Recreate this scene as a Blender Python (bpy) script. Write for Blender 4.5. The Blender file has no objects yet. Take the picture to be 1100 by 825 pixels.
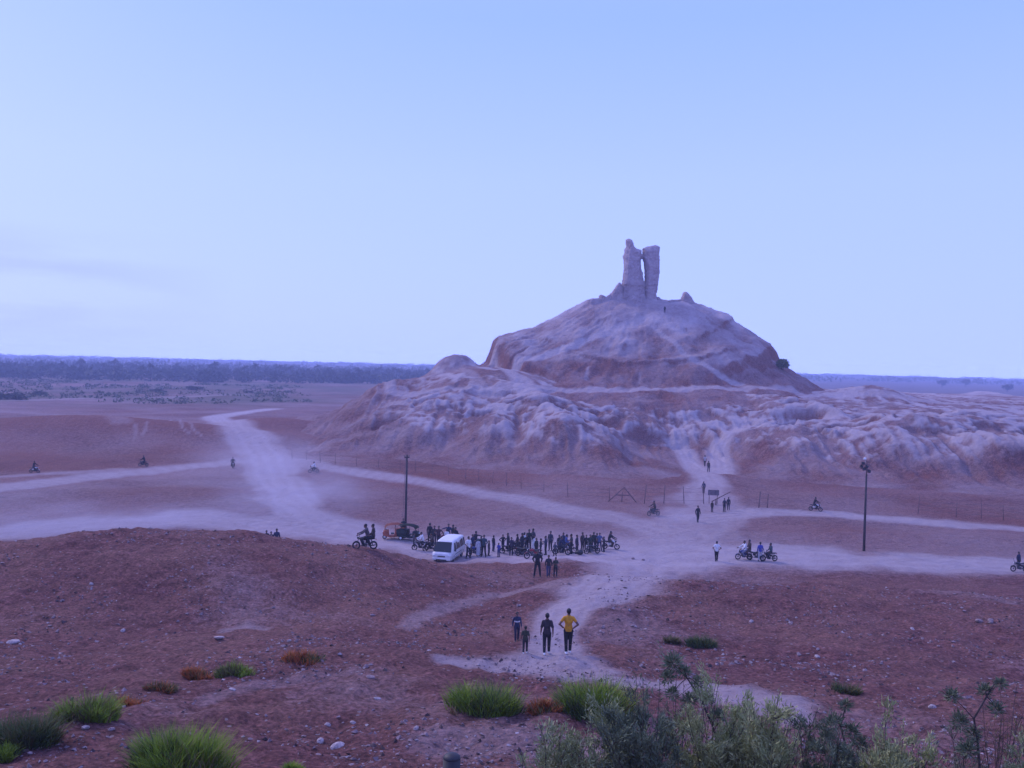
import bpy, bmesh, math, random
import numpy as np
from mathutils import Vector, Matrix, noise as mnoise

random.seed(7)
scene = bpy.context.scene
COL = scene.collection
R = math.radians

# ----------------------------------------------------------------- camera
EYE = 16.3                       # eye height above the plain, metres
FOC, CX, CY = 950.0, 550.0, 412.5
ROLL, PITCH = 0.024, 0.0226
F0 = Vector((0, math.cos(PITCH), -math.sin(PITCH)))
R0 = Vector((1, 0, 0))
U0 = Vector((0, math.sin(PITCH), math.cos(PITCH)))
RIGHT = R0 * math.cos(ROLL) + U0 * math.sin(ROLL)
UP = -R0 * math.sin(ROLL) + U0 * math.cos(ROLL)
cam_d = bpy.data.cameras.new('camera')
cam_d.sensor_width = 36.0
cam_d.lens = 36.0 * FOC / 1100.0
cam_d.clip_start = 0.1
cam_d.clip_end = 40000
cam = bpy.data.objects.new('camera', cam_d)
COL.objects.link(cam)
cam.matrix_world = Matrix(((RIGHT.x, UP.x, -F0.x, 0), (RIGHT.y, UP.y, -F0.y, 0), (RIGHT.z, UP.z, -F0.z, EYE), (0, 0, 0, 1)))
scene.camera = cam


def ray(px, py):
    u, v = (px - CX) / FOC, (CY - py) / FOC
    d = RIGHT * u + UP * v + F0
    return d


def at_depth(px, py, d):
    """world point seen at a photo position, at depth d (metres along +Y)"""
    r = ray(px, py)
    s = d / r.y
    return Vector((r.x * s, d, EYE + r.z * s))


def on_plain(px, py):
    r = ray(px, py)
    s = EYE / -r.z
    return (r.x * s, r.y * s)


# ----------------------------------------------------------------- noise
_rs = np.random.RandomState(11)
_perm = _rs.permutation(512)
_ang = _rs.rand(512) * 2 * math.pi
_gx, _gy = np.cos(_ang), np.sin(_ang)


def perlin(x, y):
    xi = np.floor(x).astype(np.int64)
    yi = np.floor(y).astype(np.int64)
    xf, yf = x - xi, y - yi
    u = xf * xf * xf * (xf * (xf * 6 - 15) + 10)
    v = yf * yf * yf * (yf * (yf * 6 - 15) + 10)

    def g(ix, iy, dx, dy):
        h = _perm[(_perm[ix & 511] + iy) & 511]
        return _gx[h] * dx + _gy[h] * dy
    a = g(xi, yi, xf, yf)
    b = g(xi + 1, yi, xf - 1, yf)
    c = g(xi, yi + 1, xf, yf - 1)
    d = g(xi + 1, yi + 1, xf - 1, yf - 1)
    return ((a + (b - a) * u) + ((c + (d - c) * u) - (a + (b - a) * u)) * v) * 1.5


def fbm(x, y, o=4, s=0.0):
    t, amp, f = 0.0, 1.0, 1.0
    for k in range(o):
        t = t + amp * perlin(x * f + s + 17.3 * k, y * f - s + 9.1 * k)
        amp *= 0.5
        f *= 2.03
    return t


def billow(x, y, o=3, s=0.0):
    t, amp, f = 0.0, 1.0, 1.0
    for k in range(o):
        t = t + amp * np.abs(perlin(x * f + s + 31.7 * k, y * f + s + 5.3 * k))
        amp *= 0.5
        f *= 2.1
    return t


def sstep(a, b, x):
    t = np.clip((x - a) / (b - a), 0, 1)
    return t * t * (3 - 2 * t)


# ----------------------------------------------------------------- relief of the ground
CTRL = []                      # (photo x, photo y, depth) seen on the near slopes
for row in (
    [(-150, 900, 14), (0, 825, 18), (150, 825, 17.5), (300, 825, 18), (485, 825, 18.5), (640, 825, 18), (800, 825, 18), (950, 825, 18), (1100, 825, 18), (1250, 900, 14)],
    [(-120, 760, 23), (80, 770, 22), (200, 765, 22.5), (380, 770, 22.5), (520, 770, 22.5), (650, 760, 24), (900, 765, 24), (1090, 765, 24)],
    [(330, 733, 25.2), (430, 715, 28), (200, 750, 24.2), (270, 708, 29.5), (345, 697, 31), (120, 735, 26)],
    [(150, 700, 33), (0, 715, 30.5), (150, 650, 41.5), (0, 650, 40), (150, 600, 46.5), (0, 600, 46.5), (0, 583, 50), (80, 573, 51), (150, 569, 52), (220, 571, 53)],
    [(-200, 600, 48), (-200, 700, 32), (300, 578, 54), (300, 640, 44), (300, 680, 36), (250, 690, 33)],
    [(360, 586, 56), (420, 597, 57), (420, 640, 47), (420, 690, 36), (500, 614, 59), (500, 652, 48), (470, 680, 39), (560, 633, 55)],
    [(600, 702, 33), (600, 670, 41), (610, 640, 46.5), (600, 620, 53), (600, 603, 66), (560, 730, 28), (640, 735, 27)],
    [(660, 662, 41), (760, 627, 51), (700, 638, 48), (760, 680, 39.3), (900, 631, 52), (900, 690, 38.6), (1050, 640, 52), (1050, 700, 37.3), (1200, 650, 51), (1200, 700, 37)],
    [(750, 732, 28), (860, 720, 31), (1000, 735, 29)],
):
    CTRL += row
_pts = []
for px, py, d in CTRL:
    p = at_depth(px, py, d)
    _pts.append((p.x, p.y, p.z))
_pts += [(0, 0, 14.7), (-8, -2, 14.5), (8, -2, 14.5), (0, -15, 14.5), (-25, -15, 13), (25, -15, 13), (0, -40, 11), (-40, -40, 9), (40, -40, 9),
         (-0.65, 9.5, 10.3), (-6, 9.5, 10.6), (6, 9.5, 10.3), (-45, 25, 6.0), (45, 25, 6.2), (-60, 45, 4.2), (60, 42, 3.6), (-80, 20, 4), (80, 20, 4), (0, 4.5, 13), (-5, 4.5, 13), (5, 4.5, 13)]
for px, d, z in ((0, 60, 2.4), (150, 62, 2.6), (300, 64, 2.0), (0, 68, .5), (150, 70, .6), (300, 71, .5), (420, 67, .9), (500, 69, .5), (760, 60, 1.5), (900, 60, 1.4), (1050, 60, 1.1), (660, 64, 1.5),
                 (760, 68, .2), (900, 68, .2), (1050, 68, .1), (-200, 62, 1.5), (1250, 62, 1)):
    _pts.append(((px - 550) / 950 * d, d, z))
for d in (76, 88, 105, 135, 180):
    for px in range(-350, 1500, 150):
        _pts.append(((px - 550) / 950 * d, d, 0))
for a in range(0, 360, 24):
    for rr in (150, 230):
        x, y = rr * math.sin(R(a)), rr * math.cos(R(a))
        if y < 60:
            _pts.append((x, y, 0))
_P = np.array(_pts)
_n = len(_P)


def _tps(r2):
    return np.where(r2 > 1e-9, r2 * np.log(np.maximum(r2, 1e-9)), 0.0)


_S = 40.0
_K = _tps((((_P[:, None, :2] - _P[None, :, :2]) / _S) ** 2).sum(-1)) + np.eye(_n) * 0.0015
_A = np.zeros((_n + 3, _n + 3))
_A[:_n, :_n] = _K
_A[:_n, _n] = 1
_A[:_n, _n + 1:_n + 3] = _P[:, :2] / _S
_A[_n, :_n] = 1
_A[_n + 1:, :_n] = (_P[:, :2] / _S).T
_W = np.linalg.solve(_A, np.concatenate([_P[:, 2], [0, 0, 0]]))


def _base(x, y):
    sh = x.shape
    x, y = x.ravel(), y.ravel()
    out = np.zeros(x.size)
    near = (x * x + y * y) < 235 ** 2
    idx = np.nonzero(near)[0]
    for k in range(0, idx.size, 40000):
        i = idx[k:k + 40000]
        r2 = ((x[i, None] - _P[None, :, 0]) ** 2 + (y[i, None] - _P[None, :, 1]) ** 2) / _S ** 2
        out[i] = _tps(r2) @ _W[:_n] + _W[_n] + _W[_n + 1] * x[i] / _S + _W[_n + 2] * y[i] / _S
    d = np.hypot(x, y)
    out *= 1 - sstep(120, 220, d)
    out = np.where(y > 72, out * (1 - sstep(72, 85, y)), out)
    return out.reshape(sh)


def bump(x, y, px, py, rx, ry, h, p=2.0):
    bx, by = on_plain(px, py)
    q = ((x - bx) / rx) ** 2 + ((y - by) / ry) ** 2
    return h * np.exp(-q ** (p / 2))


def ground_h(x, y):
    z = _base(x, y)
    d = np.hypot(x, y)
    near = 1 - sstep(62, 90, d)
    z = z + near * sstep(5, 16, d) * (0.32 * fbm(x / 7, y / 7, 4, 3.0) + 0.13 * fbm(x / 1.7, y / 1.7, 3, 8.0) + .05 * fbm(x / .55, y / .55, 2, 18.0))
    # the small gully with coloured grass in front of the near mound
    z = z + 0.07 * fbm(x / 2.2, y / 2.2, 3, 1.0) * sstep(60, 90, d) * (1 - sstep(250, 500, d))
    z = z + sstep(85, 130, d) * 0.25 * fbm(x / 22, y / 22, 3, 6.0) * (1 - sstep(600, 1500, d))
    z = z + bump(x, y, 150, 472, 33, 15, 3.0) + bump(x, y, 30, 468, 26, 13, 2.0) + bump(x, y, 295, 462, 16, 14, 2.6)
    z = z + bump(x, y, 420, 552, 12, 6, .35) + bump(x, y, 150, 535, 26, 10, .6) + bump(x, y, 990, 578, 22, 3, .35)
    return z


# ----------------------------------------------------------------- relief of the temple mound
FOOT = [(-55, 196), (-48.4, 182), (-43, 165), (-34.3, 148), (-15, 142.5), (1.4, 131.5), (13.4, 127), (22, 128), (26.5, 137), (29.5, 146), (32.5, 137), (36, 130), (43, 129), (52.6, 124),
        (70, 120), (98, 115), (150, 112), (190, 130), (200, 300), (120, 330), (-20, 320), (-60, 250)]
FP = np.array(FOOT, float)


def sd_poly(x, y, P):
    d2 = np.full(x.shape, 1e18)
    inside = np.zeros(x.shape, bool)
    n = len(P)
    for i in range(n):
        ax, ay = P[i]
        bx, by = P[(i + 1) % n]
        ex, ey = bx - ax, by - ay
        t = np.clip(((x - ax) * ex + (y - ay) * ey) / (ex * ex + ey * ey), 0, 1)
        d2 = np.minimum(d2, (x - ax - t * ex) ** 2 + (y - ay - t * ey) ** 2)
        c = ((ay > y) != (by > y)) & (x < (bx - ax) * (y - ay) / (by - ay + 1e-12) + ax)
        inside ^= c
    d = np.sqrt(d2)
    return np.where(inside, d, -d)


TCX, TCY = at_depth(690, 322, 220).x, 220.0
_sd = Vector((TCX, TCY)).normalized()           # sight direction to the summit
_lf = Vector((-_sd.y, _sd.x))                   # to its left
SC = 220 / 950.0


def _prof(pts):
    a = np.array(sorted(pts))
    return a[:, 0], a[:, 1]


def _sil(px, py):
    hz = 391 + 0.024 * (px - 550)
    return (abs(690 - px) * SC, EYE + (hz - py) * SC)


PL = _prof([_sil(525, 389), _sil(526.5, 384), _sil(528.6, 375), _sil(530.5, 366), _sil(536, 360), _sil(543.6, 357), _sil(573.6, 350), _sil(590, 343.5), _sil(606, 335.5), _sil(631, 322.5), _sil(662, 318), (0, 33.6), (42, 14.5), (60, 8)])
PR = _prof([(0, 33.6), _sil(715, 323), _sil(745, 327), _sil(765, 333), _sil(783, 341), _sil(786, 346), _sil(798, 354), _sil(810, 361), _sil(827, 370), _sil(831, 381), _sil(835.5, 390), _sil(848, 399), _sil(864, 409), (45, 10.8), (60, 6)])
PF = _prof([(0, 33.6), (4, 33.2), (10, 29.0), (18, 23.2), (25.3, 18.3), (27.9, 17.8), (28.4, 16.8), (35.5, 12.4), (40, 11.6), (60, 8)])
PB = _prof([(0, 33.6), (6, 33), (20, 27), (34, 17), (40, 12), (60, 8)])


def cone_h(x, y):
    dx, dy = x - TCX, y - TCY
    r = np.hypot(dx, dy) + 1e-6
    dl = (dx * _lf.x + dy * _lf.y) / r
    df = -(dx * _sd.x + dy * _sd.y) / r
    r = r * (1 + 0.035 * fbm(x / 9, y / 9, 3, 2.0))
    wl = np.maximum(dl, 0) ** 2
    wr = np.maximum(-dl, 0) ** 2
    wf = np.maximum(df, 0) ** 2
    wb = np.maximum(-df, 0) ** 2
    z = wl * np.interp(r, *PL) + wr * np.interp(r, *PR) + wf * np.interp(r, *PF) + wb * np.interp(r, *PB)
    # erosion rills running down the slope
    ang = np.arctan2(dl, df)
    ril = np.abs(perlin(ang * 11 + 3, r * 0.05)) + 0.5 * np.abs(perlin(ang * 26, r * 0.08 + 7))
    z = z - 0.38 * ril * sstep(6, 18, r) + 0.42 * fbm(x / 3.6, y / 3.6, 5, 4.0) + .5 * fbm(x / 10, y / 10, 2, 14.0)
    cliff = sstep(0.55, 0.8, dl) * sstep(24, 30, r) * (1 - sstep(38, 41, r))
    z = z - cliff * 1.1 * np.abs(perlin(ang * 34, z * 0.06))
    return z, r


def hbump(x, y, px, d, rx, ry, h, p=2.0):
    bx = (px - 550) / 950 * d
    q = ((x - bx) / rx) ** 2 + ((y - d) / ry) ** 2
    return h * np.exp(-q ** (p / 2))


SPURS = [(455, 153, 4.5, 10, 1.6), (520, 149, 5.5, 10, 2.2), (600, 146, 6, 10, 2.0), (668, 141, 5, 8, 1.7), (830, 141, 7, 11, 2.6), (985, 137, 9, 10, 2.6), (1072, 135, 8, 9, 2.3), (560, 152, 2.2, 9, -1.3),
         (635, 148, 2.2, 9, -1.2), (905, 138, 4, 9, -1.6), (1030, 136, 2.4, 9, -1.6), (490, 152, 2.0, 9, -1.1),
         (416, 166, 3.6, 2.6, -1.8, 4.0), (520, 165, 4.2, 2.4, -1.9, 4.0), (552, 163, 2.6, 2.2, -2.0, 4.0), (603, 164, 4.0, 2.2, -1.9, 4.0), (650, 162, 3.0, 2.2, -1.8, 4.0), (700, 160, 5.0, 2.4, -2.0, 4.0), (735, 158, 3.0, 2.4, -2.0, 4.0),
         (860, 163, 5.0, 2.4, -1.8, 4.0), (930, 160, 3.6, 2.4, -1.6, 4.0), (1050, 158, 4.6, 2.6, -1.8, 4.0)]
HS = _prof([(-30, -6), (-6, -1.2), (0, -0.05), (5, .85), (10, 2.2), (15, 4.3), (20, 6.5), (28, 9.0), (38, 11.0), (55, 11.7), (200, 11.5)])


def hill_full(x, y):
    s = sd_poly(x, y, FP)
    s = s + 2.2 * fbm(x / 14, y / 14, 3, 5.0) * sstep(2, 10, s)
    z = np.interp(s, *HS)
    # right end of the terrace sits lower
    z = z * (1 - 0.20 * sstep(40, 66, x) * (1 - sstep(170, 196, y)) - .10 * sstep(66, 110, x))
    a = sstep(7, 17, s) * (1 - 0.86 * sstep(34, 52, s))
    hum = billow(x / 17.0, y / 13.0, 2, 1.3) * 1.7
    hum2 = billow(x / 6.5 + .3, y / 5.6, 2, 7.7) * 1.6
    rdg = fbm(x / 26, y / 26, 2, 14.0)
    rl = sstep(1, 9, s) * (1 - sstep(20, 36, s))
    rill = np.abs(perlin(x / 2.6 + 0.35 * perlin(x / 5, y / 5), y / 26 + 3)) + 0.5 * np.abs(perlin(x / 1.1, y / 15))
    reg = .45 + .55 * sstep(-.3, .4, fbm(x / 30, y / 24, 2, 77.0))
    wx = 4.0 * fbm(x / 20, y / 20, 1, 61.0)
    wy = 4.0 * fbm(x / 20, y / 20, 1, 83.0)
    sp1 = 1 - np.minimum(1, np.abs(perlin((x + wx + .55 * (y - 140)) / 21.0, (y + wy) / 40.0 + 4.4)) * 2.2)
    sp2 = 1 - np.minimum(1, np.abs(perlin((x + wx - .35 * (y - 140)) / 7.5 + 9.0, (y + wy) / 16.0 + 1.7)) * 2.2)
    low = sstep(-.1, .25, fbm(x / 8, y / 6, 3, 45.0)) * sstep(18, 26, s)      # dug-out hollows under the rim
    det = 1.2 * (sp1 ** 1.2 - .4) + reg * .16 * (sp2 - .4) + 1.4 * rdg + .17 * fbm(x / 4.2, y / 3.4, 4, 19.0) - .9 * low
    det = det * (.35 + .65 * sstep(-26, -4, x))
    for b in SPURS:                                              # single spurs and dug-out pits of the eroded skirt
        det = det + hbump(x, y, *b)
    sh = hbump(x, y, 515, 193, 17, 13, 1.0)
    a = a * (1 - .85 * sstep(.25, .6, sh))
    z = z + a * det - rl * 0.85 * (rill - .2) + sstep(4, 12, s) * 0.13 * fbm(x / 1.5, y / 1.5, 3, 2.2)
    # harder clay layers stand out as broken ledges
    lh = 2.3
    q = z / lh + .35 * fbm(x / 11, y / 11, 3, 25.0)
    fr = q - np.floor(q)
    z = z + a * .16 * lh * sstep(-.1, .3, fbm(x / 15, y / 15, 2, 52.0)) * (sstep(.5, .95, fr) - fr)
    for b in ((515, 193, 17, 13, 4.3), (487, 197, 4.9, 4.5, 3.0, 4.0), (392, 187, 8, 9, 2.6, 3.0), (440, 193, 9, 7, 1.4), (935, 190, 8, 5, 2.3), (995, 150, 8, 5, 2.6), (1040, 168, 14, 6, 1.0), (900, 172, 6, 5, 1.0)):
        z = z + hbump(x, y, *b)
    cz, r = cone_h(x, y)
    on = 1 - sstep(44, 56, r)
    k = 0.6
    m = np.maximum(z, cz) * on + z * (1 - on)
    # two footpaths climbing from the gate
    cone = (cz > z) & (r < 50)
    return m, s, det * a, cone, r


def hill_h(x, y):
    return hill_full(x, y)[0]


def surf_h(x, y):
    g = ground_h(x, y)
    h = np.where((y > 100) & (x > -75), hill_h(x, y), -9.0)
    return np.maximum(g, h)


def hit(px, py, lo=6.0, hi=700.0, which=None):
    """where the sight line through a photo position meets the land"""
    r = ray(px, py)
    f = which or surf_h
    t = np.exp(np.linspace(math.log(lo), math.log(hi), 1400))
    z = EYE + r.z / r.y * t
    below = f(t * r.x / r.y, t) >= z
    i = int(np.argmax(below)) if below.any() else len(t) - 1
    a, b = t[max(i - 1, 0)], t[i]
    t = np.linspace(a, b, 60)
    z = EYE + r.z / r.y * t
    below = f(t * r.x / r.y, t) >= z
    i = int(np.argmax(below)) if below.any() else 59
    d = t[i]
    x = d * r.x / r.y
    return Vector((x, d, float(f(np.array([x]), np.array([d]))[0])))


def land_z(x, y):
    return float(surf_h(np.array([float(x)]), np.array([float(y)]))[0])


# ----------------------------------------------------------------- tracks and footpaths: bare pale dust on the land
def poly_px(pts, which=None):
    out = []
    for p in pts:
        q = hit(p[0], p[1], which=which)
        out.append((q.x, q.y, p[2]))
    return out


def trail(x, y, pts, soft=0.5, wob=0.9):
    best = np.zeros(x.shape)
    w = wob * fbm(x / 7.0, y / 11.0, 3, 21.0) * (1 - .5 * sstep(90, 140, y))
    for (ax, ay, aw), (bx, by, bw) in zip(pts[:-1], pts[1:]):
        ex, ey = bx - ax, by - ay
        t = np.clip(((x - ax) * ex + (y - ay) * ey) / (ex * ex + ey * ey + 1e-9), 0, 1)
        d = np.hypot(x - ax - t * ex, y - ay - t * ey)
        wd = aw + (bw - aw) * t
        core = 1 - sstep(1 - soft, 1 + soft, d / wd + w * 0.5)
        ruts = .92 + .08 * np.cos(2 * math.pi * d / np.maximum(.45, wd * .42) + 2.5 * w)
        best = np.maximum(best, core * ruts)
    return best


_g = ground_h
TRACKS = [   # (photo x, photo y, half width in metres), strength
    ([(-60, 530, 3.5), (0, 524, 3.5), (120, 510, 3.5), (250, 496, 3.5), (290, 491, 4)], .85),
    ([(-60, 514, 2.0), (0, 512, 2.0), (60, 508, 2.0), (135, 505, 2.5)], .6),
    ([(295, 439, 3.2), (262, 443, 3.2), (232, 448, 3.6), (250, 458, 4), (272, 470, 5), (285, 490, 4.6), (292, 512, 4), (310, 538, 3.5), (345, 560, 3.2), (400, 576, 4), (470, 588, 4)], 1.0),
    ([(290, 492, 5), (340, 500, 3.2), (436, 514, 2.8), (520, 530, 3), (600, 545, 3.5), (680, 562, 4.5), (740, 578, 5)], .8),
    ([(740, 556, 3.5), (820, 550, 2.6), (900, 553, 2.4), (1000, 561, 2.4), (1100, 569, 2.4), (1200, 577, 2.6)], .9),
    ([(470, 588, 5), (560, 592, 7.5), (650, 596, 8), (740, 596, 8), (830, 598, 6), (930, 602, 4.6), (1030, 606, 4.0), (1120, 611, 3.6), (1250, 619, 3.6)], .95),
    ([(-60, 582, 3), (0, 572, 4), (110, 562, 4.5), (210, 557, 4), (300, 566, 4), (400, 578, 4), (470, 590, 4)], .95),
    ([(740, 590, 6), (745, 565, 6), (757, 545, 5), (762, 520, 3)], .75),
    ([(690, 606, 4), (672, 622, 2.3), (640, 640, 1.7), (605, 655, 1.4), (594, 680, 1.0), (598, 703, 1.1), (585, 712, 1.2)], .95),
    ([(690, 640, 1.2), (640, 632, 1.6), (590, 627, 1.6), (520, 640, 1.0), (470, 655, .7), (440, 672, .5)], .36),
    ([(480, 710, .5), (540, 716, .75), (620, 727, .9), (700, 737, 1.0), (780, 745, 1.2), (830, 755, 1.0), (850, 770, .5)], .8),
    ([(560, 716, 1.1), (610, 706, 1.3), (650, 722, .8)], .8),
    ([(240, 678, .35), (262, 672, .55), (285, 676, .3)], .45),
    ([(225, 752, .3), (270, 738, .5), (330, 726, .5), (380, 722, .4)], .22),
    ([(480, 800, .8), (560, 790, 1.0), (640, 800, 1.2)], .3),
    ([(0, 430, 6), (80, 428, 5), (180, 427, 5), (260, 424, 5)], .6),
    ([(0, 442, 4), (60, 446, 3), (130, 452, 2)], .35),
    ([(183, 451, .35), (196, 460, .35), (206, 467, .3)], .5),
    ([(192, 450, .35), (207, 461, .35), (217, 468, .3)], .5),
    ([(145, 455, .35), (146, 464, .35), (144, 473, .3)], .4),
    ([(158, 453, .35), (156, 462, .35), (153, 468, .3)], .4),
]
TRACKS = [(poly_px(p, _g), s) for p, s in TRACKS]
HPATHS = [
    ([(765, 535, 3.0), (757, 512, 2.2), (741, 497, 2.2), (730, 482, 1.8), (722, 474, 1.2)], 1.0),
    ([(765, 535, 3.0), (772, 505, 2.6), (770, 485, 2.2), (778, 470, 1.8), (792, 460, 1.4), (800, 450, 1.2)], 1.0),
    ([(700, 338, 1.6), (672, 350, 1.5), (640, 361, 1.4), (605, 374, 1.3), (575, 384, 1.2), (555, 389, 1.3)], 1.0),
    ([(697, 345, .9), (720, 365, .8), (742, 383, .9), (768, 398, .9), (795, 414, 1.2)], .9),
    ([(528, 386, .9), (545, 398, 1.6), (560, 410, 2.4), (568, 416, 3)], .9),
    ([(375, 420, 1.4), (420, 420, 1.4), (470, 421, 1.5), (530, 421, 2.0), (600, 419, 1.8), (680, 419, 1.5), (790, 419, 1.5), (850, 418, 1.3), (905, 425, 1.5), (980, 429, 1.5), (1100, 437, 1.8)], .85),
    ([(629, 408, .45), (632, 394, .35)], .6), ([(687, 412, .4), (688, 400, .35)], .5),
    ([(470, 393, 2.0), (490, 390, 2.0), (500, 398, 1.6), (515, 412, 1.2)], .6),
    ([(660, 330, 5), (690, 332, 5), (730, 334, 4)], .7),
]
HPATHS = [(poly_px(p, hill_h), s) for p, s in HPATHS]


# ----------------------------------------------------------------- mesh helpers
def grid_mesh(name, X, Y, Z, mask=None, wrap=False):
    nr, nc = X.shape
    co = np.stack([X, Y, Z], -1).reshape(-1, 3).astype(np.float32)
    i, j = np.meshgrid(np.arange(nr - 1), np.arange(nc if wrap else nc - 1), indexing='ij')
    j2 = (j + 1) % nc
    q = np.stack([i * nc + j, i * nc + j2, (i + 1) * nc + j2, (i + 1) * nc + j], -1).reshape(-1, 4).astype(np.int32)
    me = bpy.data.meshes.new(name)
    me.vertices.add(len(co))
    me.vertices.foreach_set('co', co.ravel())
    me.loops.add(q.size)
    me.loops.foreach_set('vertex_index', q.ravel())
    me.polygons.add(len(q))
    me.polygons.foreach_set('loop_start', np.arange(0, q.size, 4, dtype=np.int32))
    me.update(calc_edges=True)
    me.polygons.foreach_set('use_smooth', np.ones(len(q), bool))
    if mask is not None:
        a = me.color_attributes.new('mask', 'FLOAT_COLOR', 'POINT')
        a.data.foreach_set('color', np.ascontiguousarray(mask.reshape(-1, 4), dtype=np.float32).ravel())
    me.update()
    ob = bpy.data.objects.new(name, me)
    COL.objects.link(ob)
    return ob


# ----------------------------------------------------------------- node materials
def new_mat(name):
    m = bpy.data.materials.new(name)
    m.use_nodes = True
    nt = m.node_tree
    b = nt.nodes['Principled BSDF']
    return m, nt, b


def N(nt, typ, **kw):
    n = nt.nodes.new(typ)
    for k, v in kw.items():
        if k.startswith('i_'):
            n.inputs[k[2:].replace('_', ' ')].default_value = v
        else:
            setattr(n, k, v)
    return n


def noise_tex(nt, vec, scale, detail=5, rough=.55):
    n = N(nt, 'ShaderNodeTexNoise')
    n.inputs['Scale'].default_value = scale
    n.inputs['Detail'].default_value = detail
    n.inputs['Roughness'].default_value = rough
    nt.links.new(vec, n.inputs['Vector'])
    return n.outputs['Fac']


def ramp(nt, fac, stops):
    n = N(nt, 'ShaderNodeValToRGB')
    el = n.color_ramp.elements
    while len(el) < len(stops):
        el.new(0.5)
    for e, (p, c) in zip(el, stops):
        e.position = p
        e.color = (c, c, c, 1) if not isinstance(c, tuple) else (*c, 1)
    nt.links.new(fac, n.inputs['Fac'])
    return n.outputs['Color']


def mix(nt, fac, a, b, blend='MIX'):
    n = N(nt, 'ShaderNodeMix', data_type='RGBA', blend_type=blend)
    for s, v in ((n.inputs['Factor'], fac), (n.inputs[6], a), (n.inputs[7], b)):
        if hasattr(v, 'links'):
            nt.links.new(v, s)
        elif isinstance(v, tuple):
            s.default_value = (*v, 1)
        else:
            s.default_value = v
    return n.outputs[2]


def mth(nt, op, a, b=None, c=None, clamp=False):
    n = N(nt, 'ShaderNodeMath', operation=op, use_clamp=clamp)
    for k, v in enumerate((a, b, c)):
        if v is None:
            continue
        if hasattr(v, 'links'):
            nt.links.new(v, n.inputs[k])
        else:
            n.inputs[k].default_value = v
    return n.outputs[0]


def flat_mat(name, col, rough=.8, metal=0.0, var=0.12, scale=6.0):
    """plain painted / woven / stone surface with slight unevenness"""
    m, nt, b = new_mat(name)
    tc = N(nt, 'ShaderNodeTexCoord').outputs['Object']
    f = noise_tex(nt, tc, scale, 4)
    lo = tuple(max(0, c * (1 - var * 1.6)) for c in col)
    hi = tuple(min(1, c * (1 + var * 1.6)) for c in col)
    nt.links.new(ramp(nt, f, [(.3, lo), (.7, hi)]), b.inputs['Base Color'])
    b.inputs['Roughness'].default_value = rough
    b.inputs['Metallic'].default_value = metal
    return m


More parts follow.
